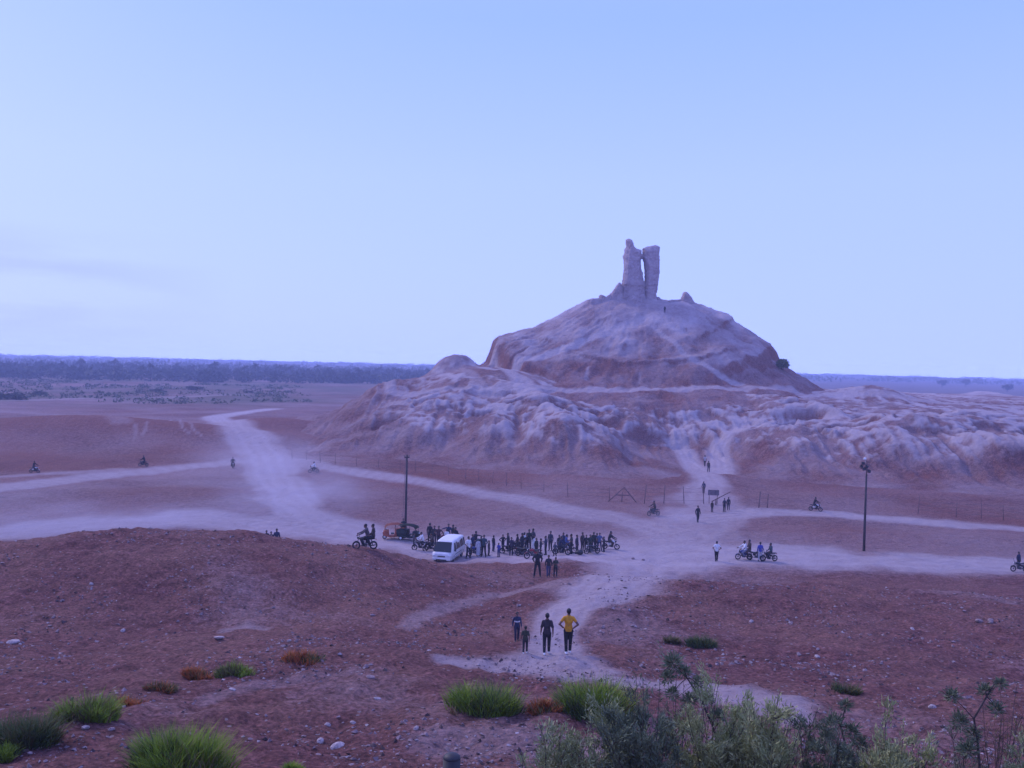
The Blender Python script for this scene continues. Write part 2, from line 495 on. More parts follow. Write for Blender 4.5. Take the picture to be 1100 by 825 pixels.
def soil_material():
    m, nt, b = new_mat('dry_soil')
    tc = N(nt, 'ShaderNodeTexCoord').outputs['Object']
    at = N(nt, 'ShaderNodeAttribute', attribute_name='mask')
    sp = N(nt, 'ShaderNodeSeparateColor')
    nt.links.new(at.outputs['Color'], sp.inputs[0])
    dust, red, veg = sp.outputs[0], sp.outputs[1], sp.outputs[2]
    near = at.outputs['Alpha']
    n1 = noise_tex(nt, tc, .16, 6, .6)
    n2 = noise_tex(nt, tc, 1.7, 8, .72)
    n3 = noise_tex(nt, tc, 7.0, 5, .7)
    soil = ramp(nt, n2, [(.30, SOIL_DK), (.50, SOIL_MD), (.70, SOIL_LT)])
    soil = mix(nt, mth(nt, 'MULTIPLY', ramp(nt, n1, [(.40, 0.0), (.62, 1.0)]), .55), soil, SOIL_PALE)
    soil = mix(nt, red, soil, mix(nt, n3, SOIL_RED, SOIL_RED2))
    soil = mix(nt, 1.0, soil, ramp(nt, n3, [(.30, .40), (.5, .95), (.70, 1.75)]), 'MULTIPLY')
    # pebbles and chips: pale and dark crumbs
    v = N(nt, 'ShaderNodeTexVoronoi', feature='F1')
    v.inputs['Scale'].default_value = 5.5
    nt.links.new(tc, v.inputs['Vector'])
    vc = N(nt, 'ShaderNodeSeparateColor')
    nt.links.new(v.outputs['Color'], vc.inputs[0])
    crumb = mth(nt, 'MULTIPLY', mth(nt, 'LESS_THAN', v.outputs['Distance'], .30), near)
    pale = mth(nt, 'MULTIPLY', crumb, mth(nt, 'GREATER_THAN', vc.outputs[0], .90))
    dark = mth(nt, 'MULTIPLY', crumb, mth(nt, 'LESS_THAN', vc.outputs[1], .42))
    soil = mix(nt, mth(nt, 'MULTIPLY', dark, .55), soil, SOIL_CRUMB)
    soil = mix(nt, mth(nt, 'MULTIPLY', pale, .6), soil, STONE_PALE)
    dn = mth(nt, 'MULTIPLY_ADD', mth(nt, 'SUBTRACT', n2, .5), .55, dust)
    dn = mth(nt, 'MULTIPLY_ADD', mth(nt, 'SUBTRACT', n3, .5), .35, dn, clamp=True)
    dn = mth(nt, 'MULTIPLY', dn, mth(nt, 'GREATER_THAN', dust, .001))
    dn = mth(nt, 'MINIMUM', dn, mth(nt, 'MULTIPLY', dust, 3.0))
    dcol = mix(nt, n1, DUST, DUST2)
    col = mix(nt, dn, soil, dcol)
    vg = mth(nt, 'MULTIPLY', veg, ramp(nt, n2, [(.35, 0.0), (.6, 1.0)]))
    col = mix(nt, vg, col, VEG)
    nt.links.new(col, b.inputs['Base Color'])
    b.inputs['Roughness'].default_value = .95
    b.inputs['Specular IOR Level'].default_value = .15
    bp = N(nt, 'ShaderNodeBump')
    bp.inputs['Strength'].default_value = 1.0
    bp.inputs['Distance'].default_value = .26
    hsum = mth(nt, 'MULTIPLY_ADD', crumb, .25, mth(nt, 'MULTIPLY_ADD', n2, 1.0, mth(nt, 'MULTIPLY', n3, .7)))
    nt.links.new(hsum, bp.inputs['Height'])
    # crumbling crust of the far slopes: larger broken relief
    n4 = noise_tex(nt, tc, .75, 9, .68)
    v2 = N(nt, 'ShaderNodeTexVoronoi', feature='F1')
    v2.inputs['Scale'].default_value = .9
    nt.links.new(tc, v2.inputs['Vector'])
    bp2 = N(nt, 'ShaderNodeBump')
    bp2.inputs['Distance'].default_value = .75
    nt.links.new(mth(nt, 'MULTIPLY_ADD', mth(nt, 'SUBTRACT', 1.0, near, clamp=True), .85, .0), bp2.inputs['Strength'])
    nt.links.new(mth(nt, 'MULTIPLY_ADD', v2.outputs['Distance'], .35, n4), bp2.inputs['Height'])
    nt.links.new(bp.outputs[0], bp2.inputs['Normal'])
    nt.links.new(bp2.outputs[0], b.inputs['Normal'])
    return m


SOIL_DK, SOIL_MD, SOIL_LT = (.080, .033, .030), (.185, .074, .064), (.31, .140, .122)
SOIL_PALE = (.28, .140, .105)
SOIL_RED, SOIL_RED2 = (.20, .075, .056), (.30, .120, .090)
SOIL_CRUMB, STONE_PALE = (.06, .028, .026), (.42, .34, .33)
DUST, DUST2 = (.48, .385, .39), (.60, .50, .51)
VEG = (.070, .085, .038)
MAT_SOIL = soil_material()

# ----------------------------------------------------------------- ground sheet
az_in = np.arange(-42, 42.001, 0.135)
az_out = np.concatenate([np.arange(43.5, 180, 3.0), np.arange(180, 316.6, 3.0)])
az = np.radians(np.concatenate([az_in, az_out]))
rad = [0.8, 2.0, 3.5, 5.0]
while rad[-1] < 5100:
    k = .0085 if 12 < rad[-1] < 110 else (.012 if rad[-1] < 420 else .03)
    rad.append(rad[-1] * (1 + k) if rad[-1] > 8 else rad[-1] + .35)
rad = np.array(rad)
RR, AZ = np.meshgrid(rad, az, indexing='ij')
GX, GY = RR * np.sin(AZ), RR * np.cos(AZ)
GZ = ground_h(GX, GY)
dust = np.zeros(GX.shape)
for pts, s in TRACKS:
    dust = np.maximum(dust, (s * .85 if min(p[1] for p in pts) < 62 else s) * trail(GX, GY, pts))
D = np.hypot(GX, GY)
dust = np.maximum(dust, .9 * trail(GX, GY, HPATHS[0][0]))
# thin dust over the whole open plain, thicker around the meeting of the tracks
hub = np.exp(-(((GX - on_plain(650, 590)[0]) / 26) ** 2 + ((GY - on_plain(650, 590)[1]) / 9) ** 2))
hub2 = np.exp(-(((GX - on_plain(280, 500)[0]) / 16) ** 2 + ((GY - on_plain(280, 500)[1]) / 22) ** 2))
pl = sstep(68, 80, GY)
dust = np.maximum(dust, pl * np.clip(.75 * hub + .42 * hub2 + .13 + .24 * fbm(GX / 30, GY / 30, 4, 2.0), 0, .8))
far = sstep(190, 330, D)
dust = np.maximum(dust, far * np.clip(.15 + .25 * fbm(GX / 90, GY / 40, 4, 5.0), 0, .8))
dust = np.maximum(dust, (1 - pl) * np.clip(.22 * fbm(GX / 9, GY / 9, 4, 12.0) - .06, 0, .3))
dune = (bump(GX, GY, 150, 470, 36, 17, 1) + bump(GX, GY, 30, 468, 28, 14, 1) + bump(GX, GY, 295, 462, 17, 14, 1)).clip(0, 1)
dust_t = np.zeros(GX.shape)
for pts, s in TRACKS:
    dust_t = np.maximum(dust_t, s * trail(GX, GY, pts))
dust = np.maximum(dust * (1 - .85 * dune), dust_t * .9)
redm = np.clip(.5 + .8 * fbm(GX / 18, GY / 18, 4, 1.5), 0, .9) * pl * (1 - .7 * far)
redm = np.maximum(redm, .9 * (bump(GX, GY, 150, 470, 33, 15, 1) + bump(GX, GY, 30, 468, 26, 13, 1) + bump(GX, GY, 295, 462, 17, 14, 1)).clip(0, 1))
vegm = sstep(270, 360, D) * (1 - sstep(900, 1400, D)) * np.clip(.75 + .9 * fbm(GX / 60, GY / 60, 4, 9.0), 0, 1) * sstep(0, 60, -GX - 40)
vegm = np.maximum(vegm, sstep(600, 900, D) * .75)
nearm = 1 - sstep(55, 95, D)
ground = grid_mesh('ground', GX, GY, GZ, np.stack([dust, redm, vegm, nearm], -1), wrap=True)
ground.data.materials.append(MAT_SOIL)
ground['kind'] = 'structure'

# ----------------------------------------------------------------- temple mound
xs = np.concatenate([np.arange(-74, 125, .34), np.arange(125, 204, 2.5)])
ys = np.concatenate([np.arange(104, 228, .34), np.arange(228, 336, 1.6)])
HX, HY = np.meshgrid(xs, ys, indexing='xy')
HZ, HSD, HDET, HCONE, HR = hill_full(HX, HY)
# curvature: salt crust on the crests, raw red clay in the hollows
def blur(a, n):
    for _ in range(n):
        p = np.pad(a, 1, mode='edge')
        a = (p[:-2, 1:-1] + p[2:, 1:-1] + p[1:-1, :-2] + p[1:-1, 2:] + 4 * a) / 8
    return a
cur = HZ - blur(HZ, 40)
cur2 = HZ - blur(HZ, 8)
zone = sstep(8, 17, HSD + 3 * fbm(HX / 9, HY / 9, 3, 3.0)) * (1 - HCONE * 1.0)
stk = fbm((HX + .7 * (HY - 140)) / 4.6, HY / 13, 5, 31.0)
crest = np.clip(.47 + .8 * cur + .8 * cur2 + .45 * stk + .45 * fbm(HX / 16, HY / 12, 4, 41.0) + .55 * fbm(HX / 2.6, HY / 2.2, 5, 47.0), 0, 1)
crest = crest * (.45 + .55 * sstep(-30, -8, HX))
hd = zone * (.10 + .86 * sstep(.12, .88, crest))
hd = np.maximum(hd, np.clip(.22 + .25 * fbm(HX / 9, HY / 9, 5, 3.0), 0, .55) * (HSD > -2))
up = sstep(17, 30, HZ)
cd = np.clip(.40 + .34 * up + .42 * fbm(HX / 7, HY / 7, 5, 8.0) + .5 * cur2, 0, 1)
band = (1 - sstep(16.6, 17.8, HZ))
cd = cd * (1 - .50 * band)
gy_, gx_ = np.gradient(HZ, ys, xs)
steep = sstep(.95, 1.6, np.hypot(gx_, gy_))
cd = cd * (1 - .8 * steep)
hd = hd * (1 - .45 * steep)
hd = np.where(HCONE, cd, hd)
for pts, s in HPATHS:
    hd = np.maximum(hd, s * trail(HX, HY, pts))
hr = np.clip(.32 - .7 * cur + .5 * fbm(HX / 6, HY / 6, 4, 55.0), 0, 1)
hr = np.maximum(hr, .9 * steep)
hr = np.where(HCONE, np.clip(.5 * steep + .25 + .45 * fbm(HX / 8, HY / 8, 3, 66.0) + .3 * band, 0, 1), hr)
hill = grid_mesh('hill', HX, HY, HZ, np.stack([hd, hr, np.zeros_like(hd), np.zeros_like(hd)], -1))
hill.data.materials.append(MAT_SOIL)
hill['kind'] = 'structure'
SKY_HOR, SKY_LOW, SKY_MID, SKY_TOP = (.445, .565, 1.38), (.41, .545, 1.40), (.31, .465, 1.40), (.39, .43, 1.34)
SKY_VEIL = (.30, .355, .80)
HAZE = 0.00065
AIRLIGHT = .44
AIR = (.57, .66, 1.0)
SUN_E = 1.4

# ================================================================= things
def thing(name, label, cat, loc=(0, 0, 0), rz=0.0, group=None, scale=1.0):
    o = bpy.data.objects.new(name, None)
    COL.objects.link(o)
    o.location = loc
    o.rotation_euler = (0, 0, rz)
    o.scale = (scale,) * 3
    o.empty_display_size = .2
    o['label'] = label
    o['category'] = cat
    if group:
        o['group'] = group
    return o


def tag(o, label, cat, group=None):
    o['label'] = label
    o['category'] = cat
    if group:
        o['group'] = group
    return o


def link(name, me, parent=None, mat=None):
    o = bpy.data.objects.new(name, me)
    COL.objects.link(o)
    if parent is not None:
        o.parent = parent
    if mat is not None:
        if not me.materials:
            me.materials.append(mat)
        o.material_slots[0].link = 'OBJECT'
        o.material_slots[0].material = mat
    return o


def copy_tree(o, parent=None):
    c = o.copy()
    COL.objects.link(c)
    c.parent = parent
    for ch in o.children:
        copy_tree(ch, c)
    return c


def to_mesh(bm, name, smooth=True):
    me = bpy.data.meshes.new(name)
    bmesh.ops.recalc_face_normals(bm, faces=bm.faces)
    bm.to_mesh(me)
    bm.free()
    if smooth:
        for p in me.polygons:
            p.use_smooth = True
    return me


def frame_of(d):
    d = d.normalized()
    a = Vector((0, 0, 1)) if abs(d.z) < .9 else Vector((1, 0, 0))
    s = d.cross(a).normalized()
    return s, d.cross(s)


def tube(bm, pts, rad, seg=8, caps=True):
    """tapered round tube through points"""
    pts = [Vector(p) for p in pts]
    if not isinstance(rad, (list, tuple)):
        rad = [rad] * len(pts)
    rings = []
    for i, p in enumerate(pts):
        d = (pts[min(i + 1, len(pts) - 1)] - pts[max(i - 1, 0)])
        s, t = frame_of(d)
        if rings and s.dot(ps) < 0:
            s, t = -s, -t
        ps = s
        rings.append([bm.verts.new(p + (s * math.cos(2 * math.pi * k / seg) + t * math.sin(2 * math.pi * k / seg)) * rad[i]) for k in range(seg)])
    for a, b in zip(rings[:-1], rings[1:]):
        for k in range(seg):
            bm.faces.new((a[k], a[(k + 1) % seg], b[(k + 1) % seg], b[k]))
    if caps:
        bm.faces.new(rings[0][::-1])
        bm.faces.new(rings[-1])


def ball(bm, c, r, u=10, v=7):
    c = Vector(c)
    r = Vector(r if isinstance(r, (tuple, list)) else (r, r, r))
    M = Matrix.Translation(c) @ Matrix.Diagonal((*r, 1))
    bmesh.ops.create_uvsphere(bm, u_segments=u, v_segments=v, radius=1, matrix=M)


def capsule(bm, a, b, ra, rb, seg=10):
    tube(bm, [a, b], [ra, rb], seg)
    ball(bm, a, ra, 10, 7)
    ball(bm, b, rb, 10, 7)


def box(bm, c, s, rot=None, bev=0.0):
    M = Matrix.Translation(Vector(c)) @ (rot.to_4x4() if rot is not None else Matrix()) @ Matrix.Diagonal((*s, 1))
    r = bmesh.ops.create_cube(bm, size=1, matrix=M)
    if bev > 0:
        es = list({e for v in r['verts'] for e in v.link_edges})
        bmesh.ops.bevel(bm, geom=es, offset=bev, segments=2, affect='EDGES', profile=.6)


def remeshed(bm, name, vox, smooth=2):
    """fuse overlapping shapes into one continuous skin"""
    me = bpy.data.meshes.new('tmp')
    bm.to_mesh(me)
    bm.free()
    o = bpy.data.objects.new('tmp', me)
    COL.objects.link(o)
    m = o.modifiers.new('r', 'REMESH')
    m.mode = 'VOXEL'
    m.voxel_size = vox
    m.use_smooth_shade = True
    if smooth:
        s = o.modifiers.new('s', 'SMOOTH')
        s.iterations = smooth
        s.factor = .5
    dg = bpy.context.evaluated_depsgraph_get()
    ev = o.evaluated_get(dg)
    out = bpy.data.meshes.new_from_object(ev)
    out.name = name
    bpy.data.objects.remove(o)
    bpy.data.meshes.remove(me)
    for p in out.polygons:
        p.use_smooth = True
    return out


V = Vector
_mats = {}


def cloth(col):
    k = tuple(col)
    if k not in _mats:
        _mats[k] = flat_mat('cloth', col, .85, var=.12, scale=9)
    return _mats[k]


SKIN = flat_mat('skin', (.17, .085, .06), .55, var=.08)
HAIR = flat_mat('hair', (.012, .010, .010), .6, var=.3, scale=40)
SHOE_DK = flat_mat('dark_shoe_leather', (.02, .018, .018), .6)
SHOE_WH = flat_mat('white_shoe_rubber', (.75, .74, .74), .6)
BLACK, NAVY, CHAR, WHITE = (.014, .014, .018), (.02, .028, .07), (.03, .03, .035), (.72, .72, .74)
BROWN, OLIVE, TEAL, BLUE = (.06, .04, .03), (.045, .05, .03), (.03, .06, .075), (.06, .10, .30)
GREY, YELLOW, MAROON, ROYAL = (.13, .13, .14), (.62, .28, .012), (.10, .02, .025), (.05, .06, .33)

# ----------------------------------------------------------------- people: a figure facing -Y, feet at the origin, 1.75 m tall
def person_meshes(pose):
    J = dict(pelvis=V((0, 0, .93)), chest=V((0, 0, 1.30)), neck=V((0, .01, 1.49)), head=V((0, -.01, 1.62)))
    for s, n in ((1, 'r'), (-1, 'l')):
        J['sh' + n] = V((-.165 * s, .01, 1.395))
        J['el' + n] = V((-.235 * s, .03, 1.13))
        J['wr' + n] = V((-.25 * s, -.02, .88))
        J['hip' + n] = V((-.095 * s, 0, .90))
        J['kn' + n] = V((-.11 * s, -.015, .49))
        J['an' + n] = V((-.115 * s, .03, .085))
        J['toe' + n] = V((-.125 * s, -.15, .035))
    up = 0.0
    if pose == 'walk':
        J['knr'] = V((-.10, -.17, .51)); J['anr'] = V((-.10, -.22, .10)); J['toer'] = V((-.105, -.40, .05))
        J['knl'] = V((.10, .06, .49)); J['anl'] = V((.10, .27, .15)); J['toel'] = V((.105, .13, .035))
        J['elr'] = V((-.24, .13, 1.15)); J['wrr'] = V((-.25, .10, .90)); J['ell'] = V((.24, -.04, 1.13)); J['wrl'] = V((.24, -.20, .92))
    elif pose == 'stroll':
        J['knr'] = V((-.10, -.08, .49)); J['anr'] = V((-.10, -.09, .09)); J['toer'] = V((-.11, -.27, .04))
        J['knl'] = V((.10, .02, .49)); J['anl'] = V((.10, .15, .10)); J['toel'] = V((.11, -.01, .035))
        J['elr'] = V((-.24, .08, 1.14)); J['wrr'] = V((-.25, .02, .89)); J['wrl'] = V((.25, -.12, .89))
    elif pose == 'hips':
        for s, n in ((1, 'r'), (-1, 'l')):
            J['el' + n] = V((-.36 * s, .12, 1.17)); J['wr' + n] = V((-.19 * s, .03, 1.00))
        J['knr'] = V((-.085, -.05, .49)); J['anr'] = V((-.075, -.05, .09)); J['toer'] = V((-.09, -.22, .035))
        J['anl'] = V((.075, .10, .09)); J['toel'] = V((.09, -.07, .035)); J['knl'] = V((.085, .0, .49))
    elif pose == 'front':                 # forearms forward, looking at something in the hands
        for s, n in ((1, 'r'), (-1, 'l')):
            J['el' + n] = V((-.25 * s, .02, 1.15)); J['wr' + n] = V((-.10 * s, -.24, 1.18))
        J['head'] = V((0, -.04, 1.61))
    elif pose == 'reach':
        J['elr'] = V((-.42, -.10, 1.36)); J['wrr'] = V((-.62, -.22, 1.30))
        J['ell'] = V((.27, .02, 1.15)); J['wrl'] = V((.22, -.20, 1.05))
        J['anr'] = V((-.17, .03, .085)); J['toer'] = V((-.19, -.14, .035)); J['anl'] = V((.17, .03, .085)); J['toel'] = V((.19, -.14, .035))
    elif pose == 'wide':
        J['anr'] = V((-.20, .03, .085)); J['toer'] = V((-.24, -.14, .035)); J['knr'] = V((-.15, -.02, .49))
        J['anl'] = V((.20, .03, .085)); J['toel'] = V((.24, -.14, .035)); J['knl'] = V((.15, -.02, .49))
        for s, n in ((1, 'r'), (-1, 'l')):
            J['el' + n] = V((-.30 * s, .06, 1.16)); J['wr' + n] = V((-.22 * s, -.14, 1.00))
    elif pose == 'ride':                  # astride a motorbike, pelvis at z = .86
        J.update(pelvis=V((0, .10, .90)), chest=V((0, .03, 1.25)), neck=V((0, -.03, 1.44)), head=V((0, -.06, 1.57)))
        for s, n in ((1, 'r'), (-1, 'l')):
            J['sh' + n] = V((-.18 * s, -.01, 1.36))
            J['el' + n] = V((-.30 * s, -.20, 1.16)); J['wr' + n] = V((-.31 * s, -.46, 1.05))
            J['hip' + n] = V((-.11 * s, .08, .86)); J['kn' + n] = V((-.23 * s, -.32, .70)); J['an' + n] = V((-.22 * s, -.12, .36)); J['toe' + n] = V((-.24 * s, -.29, .33))
    elif pose == 'sit':                   # seated low with bent legs, pillion or on a parked bike, hands on the thighs
        J.update(pelvis=V((0, .10, .90)), chest=V((0, .10, 1.26)), neck=V((0, .08, 1.45)), head=V((0, .05, 1.58)))
        for s, n in ((1, 'r'), (-1, 'l')):
            J['sh' + n] = V((-.18 * s, .09, 1.38))
            J['el' + n] = V((-.25 * s, .06, 1.10)); J['wr' + n] = V((-.19 * s, -.16, .98))
            J['hip' + n] = V((-.11 * s, .08, .86)); J['kn' + n] = V((-.22 * s, -.30, .74)); J['an' + n] = V((-.22 * s, -.14, .38)); J['toe' + n] = V((-.25 * s, -.31, .35))
    # bare body
    bm = bmesh.new()
    h = J['head']
    ball(bm, h + V((0, .012, .03)), (.084, .100, .108), 14, 10)       # skull
    ball(bm, h + V((0, -.025, -.055)), (.058, .062, .065), 12, 8)     # jaw
    ball(bm, h + V((0, -.088, -.105)), (.022, .018, .018))            # chin
    tube(bm, [h + V((0, -.080, .030)), h + V((0, -.112, -.028))], [.010, .019], 8)   # nose
    ball(bm, h + V((0, -.088, -.062)), (.026, .012, .010))            # lips
    ball(bm, h + V((0, -.078, .045)), (.055, .018, .012))             # brow
    for s in (1, -1):
        ball(bm, h + V((.080 * s, .018, -.005)), (.012, .022, .034))  # ear
        ball(bm, h + V((.031 * s, -.078, .015)), (.014, .012, .010))  # eye
    capsule(bm, J['neck'] + V((0, .01, -.05)), h + V((0, .012, -.04)), .062, .055)
    ball(bm, J['chest'], (.155, .10, .19), 14, 10)
    capsule(bm, J['chest'], J['pelvis'], .115, .12)
    ball(bm, J['pelvis'], (.15, .105, .12), 12, 8)
    for n in 'rl':
        sh, el, wr = J['sh' + n], J['el' + n], J['wr' + n]
        capsule(bm, J['chest'] + V((0, 0, .1)), sh, .075, .062)
        capsule(bm, sh, el, .054, .042)
        capsule(bm, el, wr, .042, .029)
        d = (wr - el).normalized()
        s, t = frame_of(d)
        side = 1 if n == 'l' else -1
        in_ = V((-side, 0, 0))
        fw = V((0, -1, 0)) if abs(d.y) < .8 else V((0, 0, 1))
        fw = (fw - d * fw.dot(d)).normalized()
        pal = d.cross(fw).normalized()
        if pal.dot(in_) < 0:
            pal = -pal
        pc = wr + d * .055
        for k in (-.026, -.009, .009, .026):
            capsule(bm, wr + d * .01 + fw * k * .6, wr + d * .095 + fw * k, .017, .014, 8)
        ln = (.060, .074, .070, .052)
        for q, k in enumerate((.028, .009, -.010, -.028)):
            a = wr + d * .095 + fw * k
            b = a + d * ln[q] * .55 + pal * .008
            c = b + d * ln[q] * .38 + pal * .026
            capsule(bm, a, b, .0100, .0092, 6)
            capsule(bm, b, c, .0092, .0080, 6)
        a = wr + d * .035 + fw * .030
        b = a + d * .035 + fw * .024 + pal * .012
        capsule(bm, a, b, .0125, .0105, 6)
        capsule(bm, b, b + d * .030 + pal * .012, .0105, .009, 6)
        hp, kn, an, toe = J['hip' + n], J['kn' + n], J['an' + n], J['toe' + n]
        capsule(bm, hp, kn, .084, .056)
        kv = (an - kn)
        capsule(bm, kn, kn + kv * .35 + V((0, .015, 0)), .054, .056)
        capsule(bm, kn + kv * .35 + V((0, .015, 0)), an, .055, .036)
        capsule(bm, an + V((0, .03, -.03)), toe, .036, .026)
    body = remeshed(bm, 'person_body', .0085 if pose in ('hips', 'stroll', 'walk') else .011, 1)
    # clothing follows the body
    sh_bm = bmesh.new()
    ball(sh_bm, J['chest'] + V((0, 0, -.01)), (.178, .122, .20), 14, 10)
    capsule(sh_bm, J['chest'] + V((0, 0, -.06)), J['pelvis'] + V((0, 0, .16)), .142, .140)
    capsule(sh_bm, J['chest'] + V((0, .0, .13)), J['neck'] + V((0, .01, -.05)), .10, .068)
    pb = J['pelvis']
    tube(sh_bm, [pb + V((0, 0, .16)), pb + V((0, 0, .06)), pb + V((0, .0, -.05))], [.150, .160, .166], 18)
    sleeve = .62 if pose in ('hips', 'walk') else .95
    for n in 'rl':
        sh, el, wr = J['sh' + n], J['el' + n], J['wr' + n]
        capsule(sh_bm, J['chest'] + V((0, 0, .09)), sh, .085, .066)
        e2 = sh + (el - sh) * sleeve
        tube(sh_bm, [sh, e2], [.066, .060], 12)
    for v in sh_bm.verts:                                       # flatter front to back than round
        if abs(v.co.x) < .3 and v.co.z < pb.z + .2:
            v.co.y = pb.y + (v.co.y - pb.y) * .80
    shirt = remeshed(sh_bm, 'shirt', .014, 3)
    sleeves = []                                                # long sleeves, used with the jackets
    for n in 'rl':
        sl = bmesh.new()
        el, wr = J['el' + n], J['wr' + n]
        capsule(sl, J['sh' + n] + (el - J['sh' + n]) * .8, el, .062, .056)
        tube(sl, [el, el + (wr - el) * .93], [.056, .042], 10)
        sleeves.append(remeshed(sl, 'sleeve', .016, 1))
    tr = bmesh.new()
    ball(tr, J['pelvis'] + V((0, 0, -.04)), (.166, .122, .12), 12, 8)
    for n in 'rl':
        hp, kn, an = J['hip' + n], J['kn' + n], J['an' + n]
        capsule(tr, hp, kn, .100, .074)
        tube(tr, [kn, an + (kn - an) * .04], [.074, .060], 12)
        ball(tr, kn, .074)
    trousers = remeshed(tr, 'trousers', .016, 2)
    rb = bmesh.new()                                            # a long robe to the ankles
    p, c = J['pelvis'], J['chest']
    mid = (J['knr'] + J['knl']) / 2
    low = (J['anr'] + J['anl']) / 2
    tube(rb, [c + V((0, 0, .12)), c, p, mid, low + V((0, 0, .05))], [.13, .165, .185, .20, .22], 16)
    for n in 'rl':
        hp, kn = J['hip' + n], J['kn' + n]
        capsule(rb, hp, kn, .12, .11)
    robe = remeshed(rb, 'robe', .018, 2)
    shoes = []
    for n in 'rl':
        b = bmesh.new()
        an, toe = J['an' + n], J['toe' + n]
        capsule(b, an + V((0, .035, -.035)), toe + V((0, .01, 0)), .046, .036, 10)
        ball(b, an, .046)
        shoes.append(remeshed(b, 'shoe', .014, 1))
    hb = bmesh.new()
    ball(hb, h + V((0, .022, .044)), (.092, .104, .104), 14, 10)
    ball(hb, h + V((0, .062, -.01)), (.070, .052, .070), 12, 8)
    hair = remeshed(hb, 'hair', .012, 1)
    for m_ in [v for v in hair.vertices if v.co.y < h.y - .062 and v.co.z < h.z + .075]:
        m_.co.y = h.y - .050
    return dict(body=body, shirt=shirt, sleeves=sleeves, trousers=trousers, robe=robe, shoes=shoes, hair=hair)


_poses = {}
PEOPLE_G = 'visitors at the ruin'
CROWD_G = 'people gathered by the parked motorbikes'


def person(px, py, hpx, pose, label, top, bottom=CHAR, rz=0.0, shoe=SHOE_DK, robe=False, long_sleeve=False, pos=None, height=None, group=PEOPLE_G, stripe=False):
    if pose not in _poses:
        _poses[pose] = person_meshes(pose)
    P = _poses[pose]
    if pos is None:
        if group == CROWD_G:                                    # nobody in a crowd lines up
            rj = random.Random(label)
            py += rj.uniform(-3.0, 2.6)
            hpx *= rj.uniform(.90, 1.14)
            rz += rj.uniform(-.6, .6)
        pos = hit(px, py)
    if height is None:
        height = hpx * pos.y / FOC
    height = min(max(height, .95), 1.88)
    t = thing('person', label, 'person', pos, rz, group, height / 1.75)
    link('body', P['body'], t, SKIN)
    link('shirt', P['shirt'], t, cloth(top))
    if long_sleeve or robe:
        for m_ in P['sleeves']:
            link('sleeve', m_, t, cloth(top))
    if robe:
        link('robe', P['robe'], t, cloth(top))
    link('trousers', P['trousers'], t, cloth(bottom))
    for m_ in P['shoes']:
        link('shoe', m_, t, shoe)
    link('hair', P['hair'], t, HAIR)
    if stripe:
        b = bmesh.new()
        tube(b, [(0, 0, 1.17), (0, 0, 1.25)], [.173, .181], 20, caps=False)
        for v in b.verts:
            v.co.y *= .76
        link('chest_stripe', to_mesh(b, 'chest_stripe'), t, cloth(WHITE))
    return t


# ----------------------------------------------------------------- motorbikes: nose towards -Y, wheels on z = 0
RUBBER = flat_mat('tyre_rubber', (.018, .018, .02), .85)
STEEL = flat_mat('worn_steel', (.10, .10, .11), .5, .6)
DARKST = flat_mat('dark_steel', (.03, .03, .034), .5, .5)
VINYL = flat_mat('black_vinyl', (.014, .014, .016), .5)
LAMPGL = flat_mat('lamp_glass', (.75, .77, .80), .15)
REDLENS = flat_mat('red_lens', (.30, .015, .012), .25)


def ring(bm, c, R_, r, seg=28, sub=8):
    vs_ = []
    for i in range(seg):
        a = 2 * math.pi * i / seg
        cc = V((0, math.cos(a), math.sin(a)))
        vs_.append([bm.verts.new(V(c) + cc * (R_ + r * math.cos(2 * math.pi * k / sub)) + V((1.0 * r * math.sin(2 * math.pi * k / sub), 0, 0))) for k in range(sub)])
    for i in range(seg):
        for k in range(sub):
            bm.faces.new((vs_[i][k], vs_[(i + 1) % seg][k], vs_[(i + 1) % seg][(k + 1) % sub], vs_[i][(k + 1) % sub]))


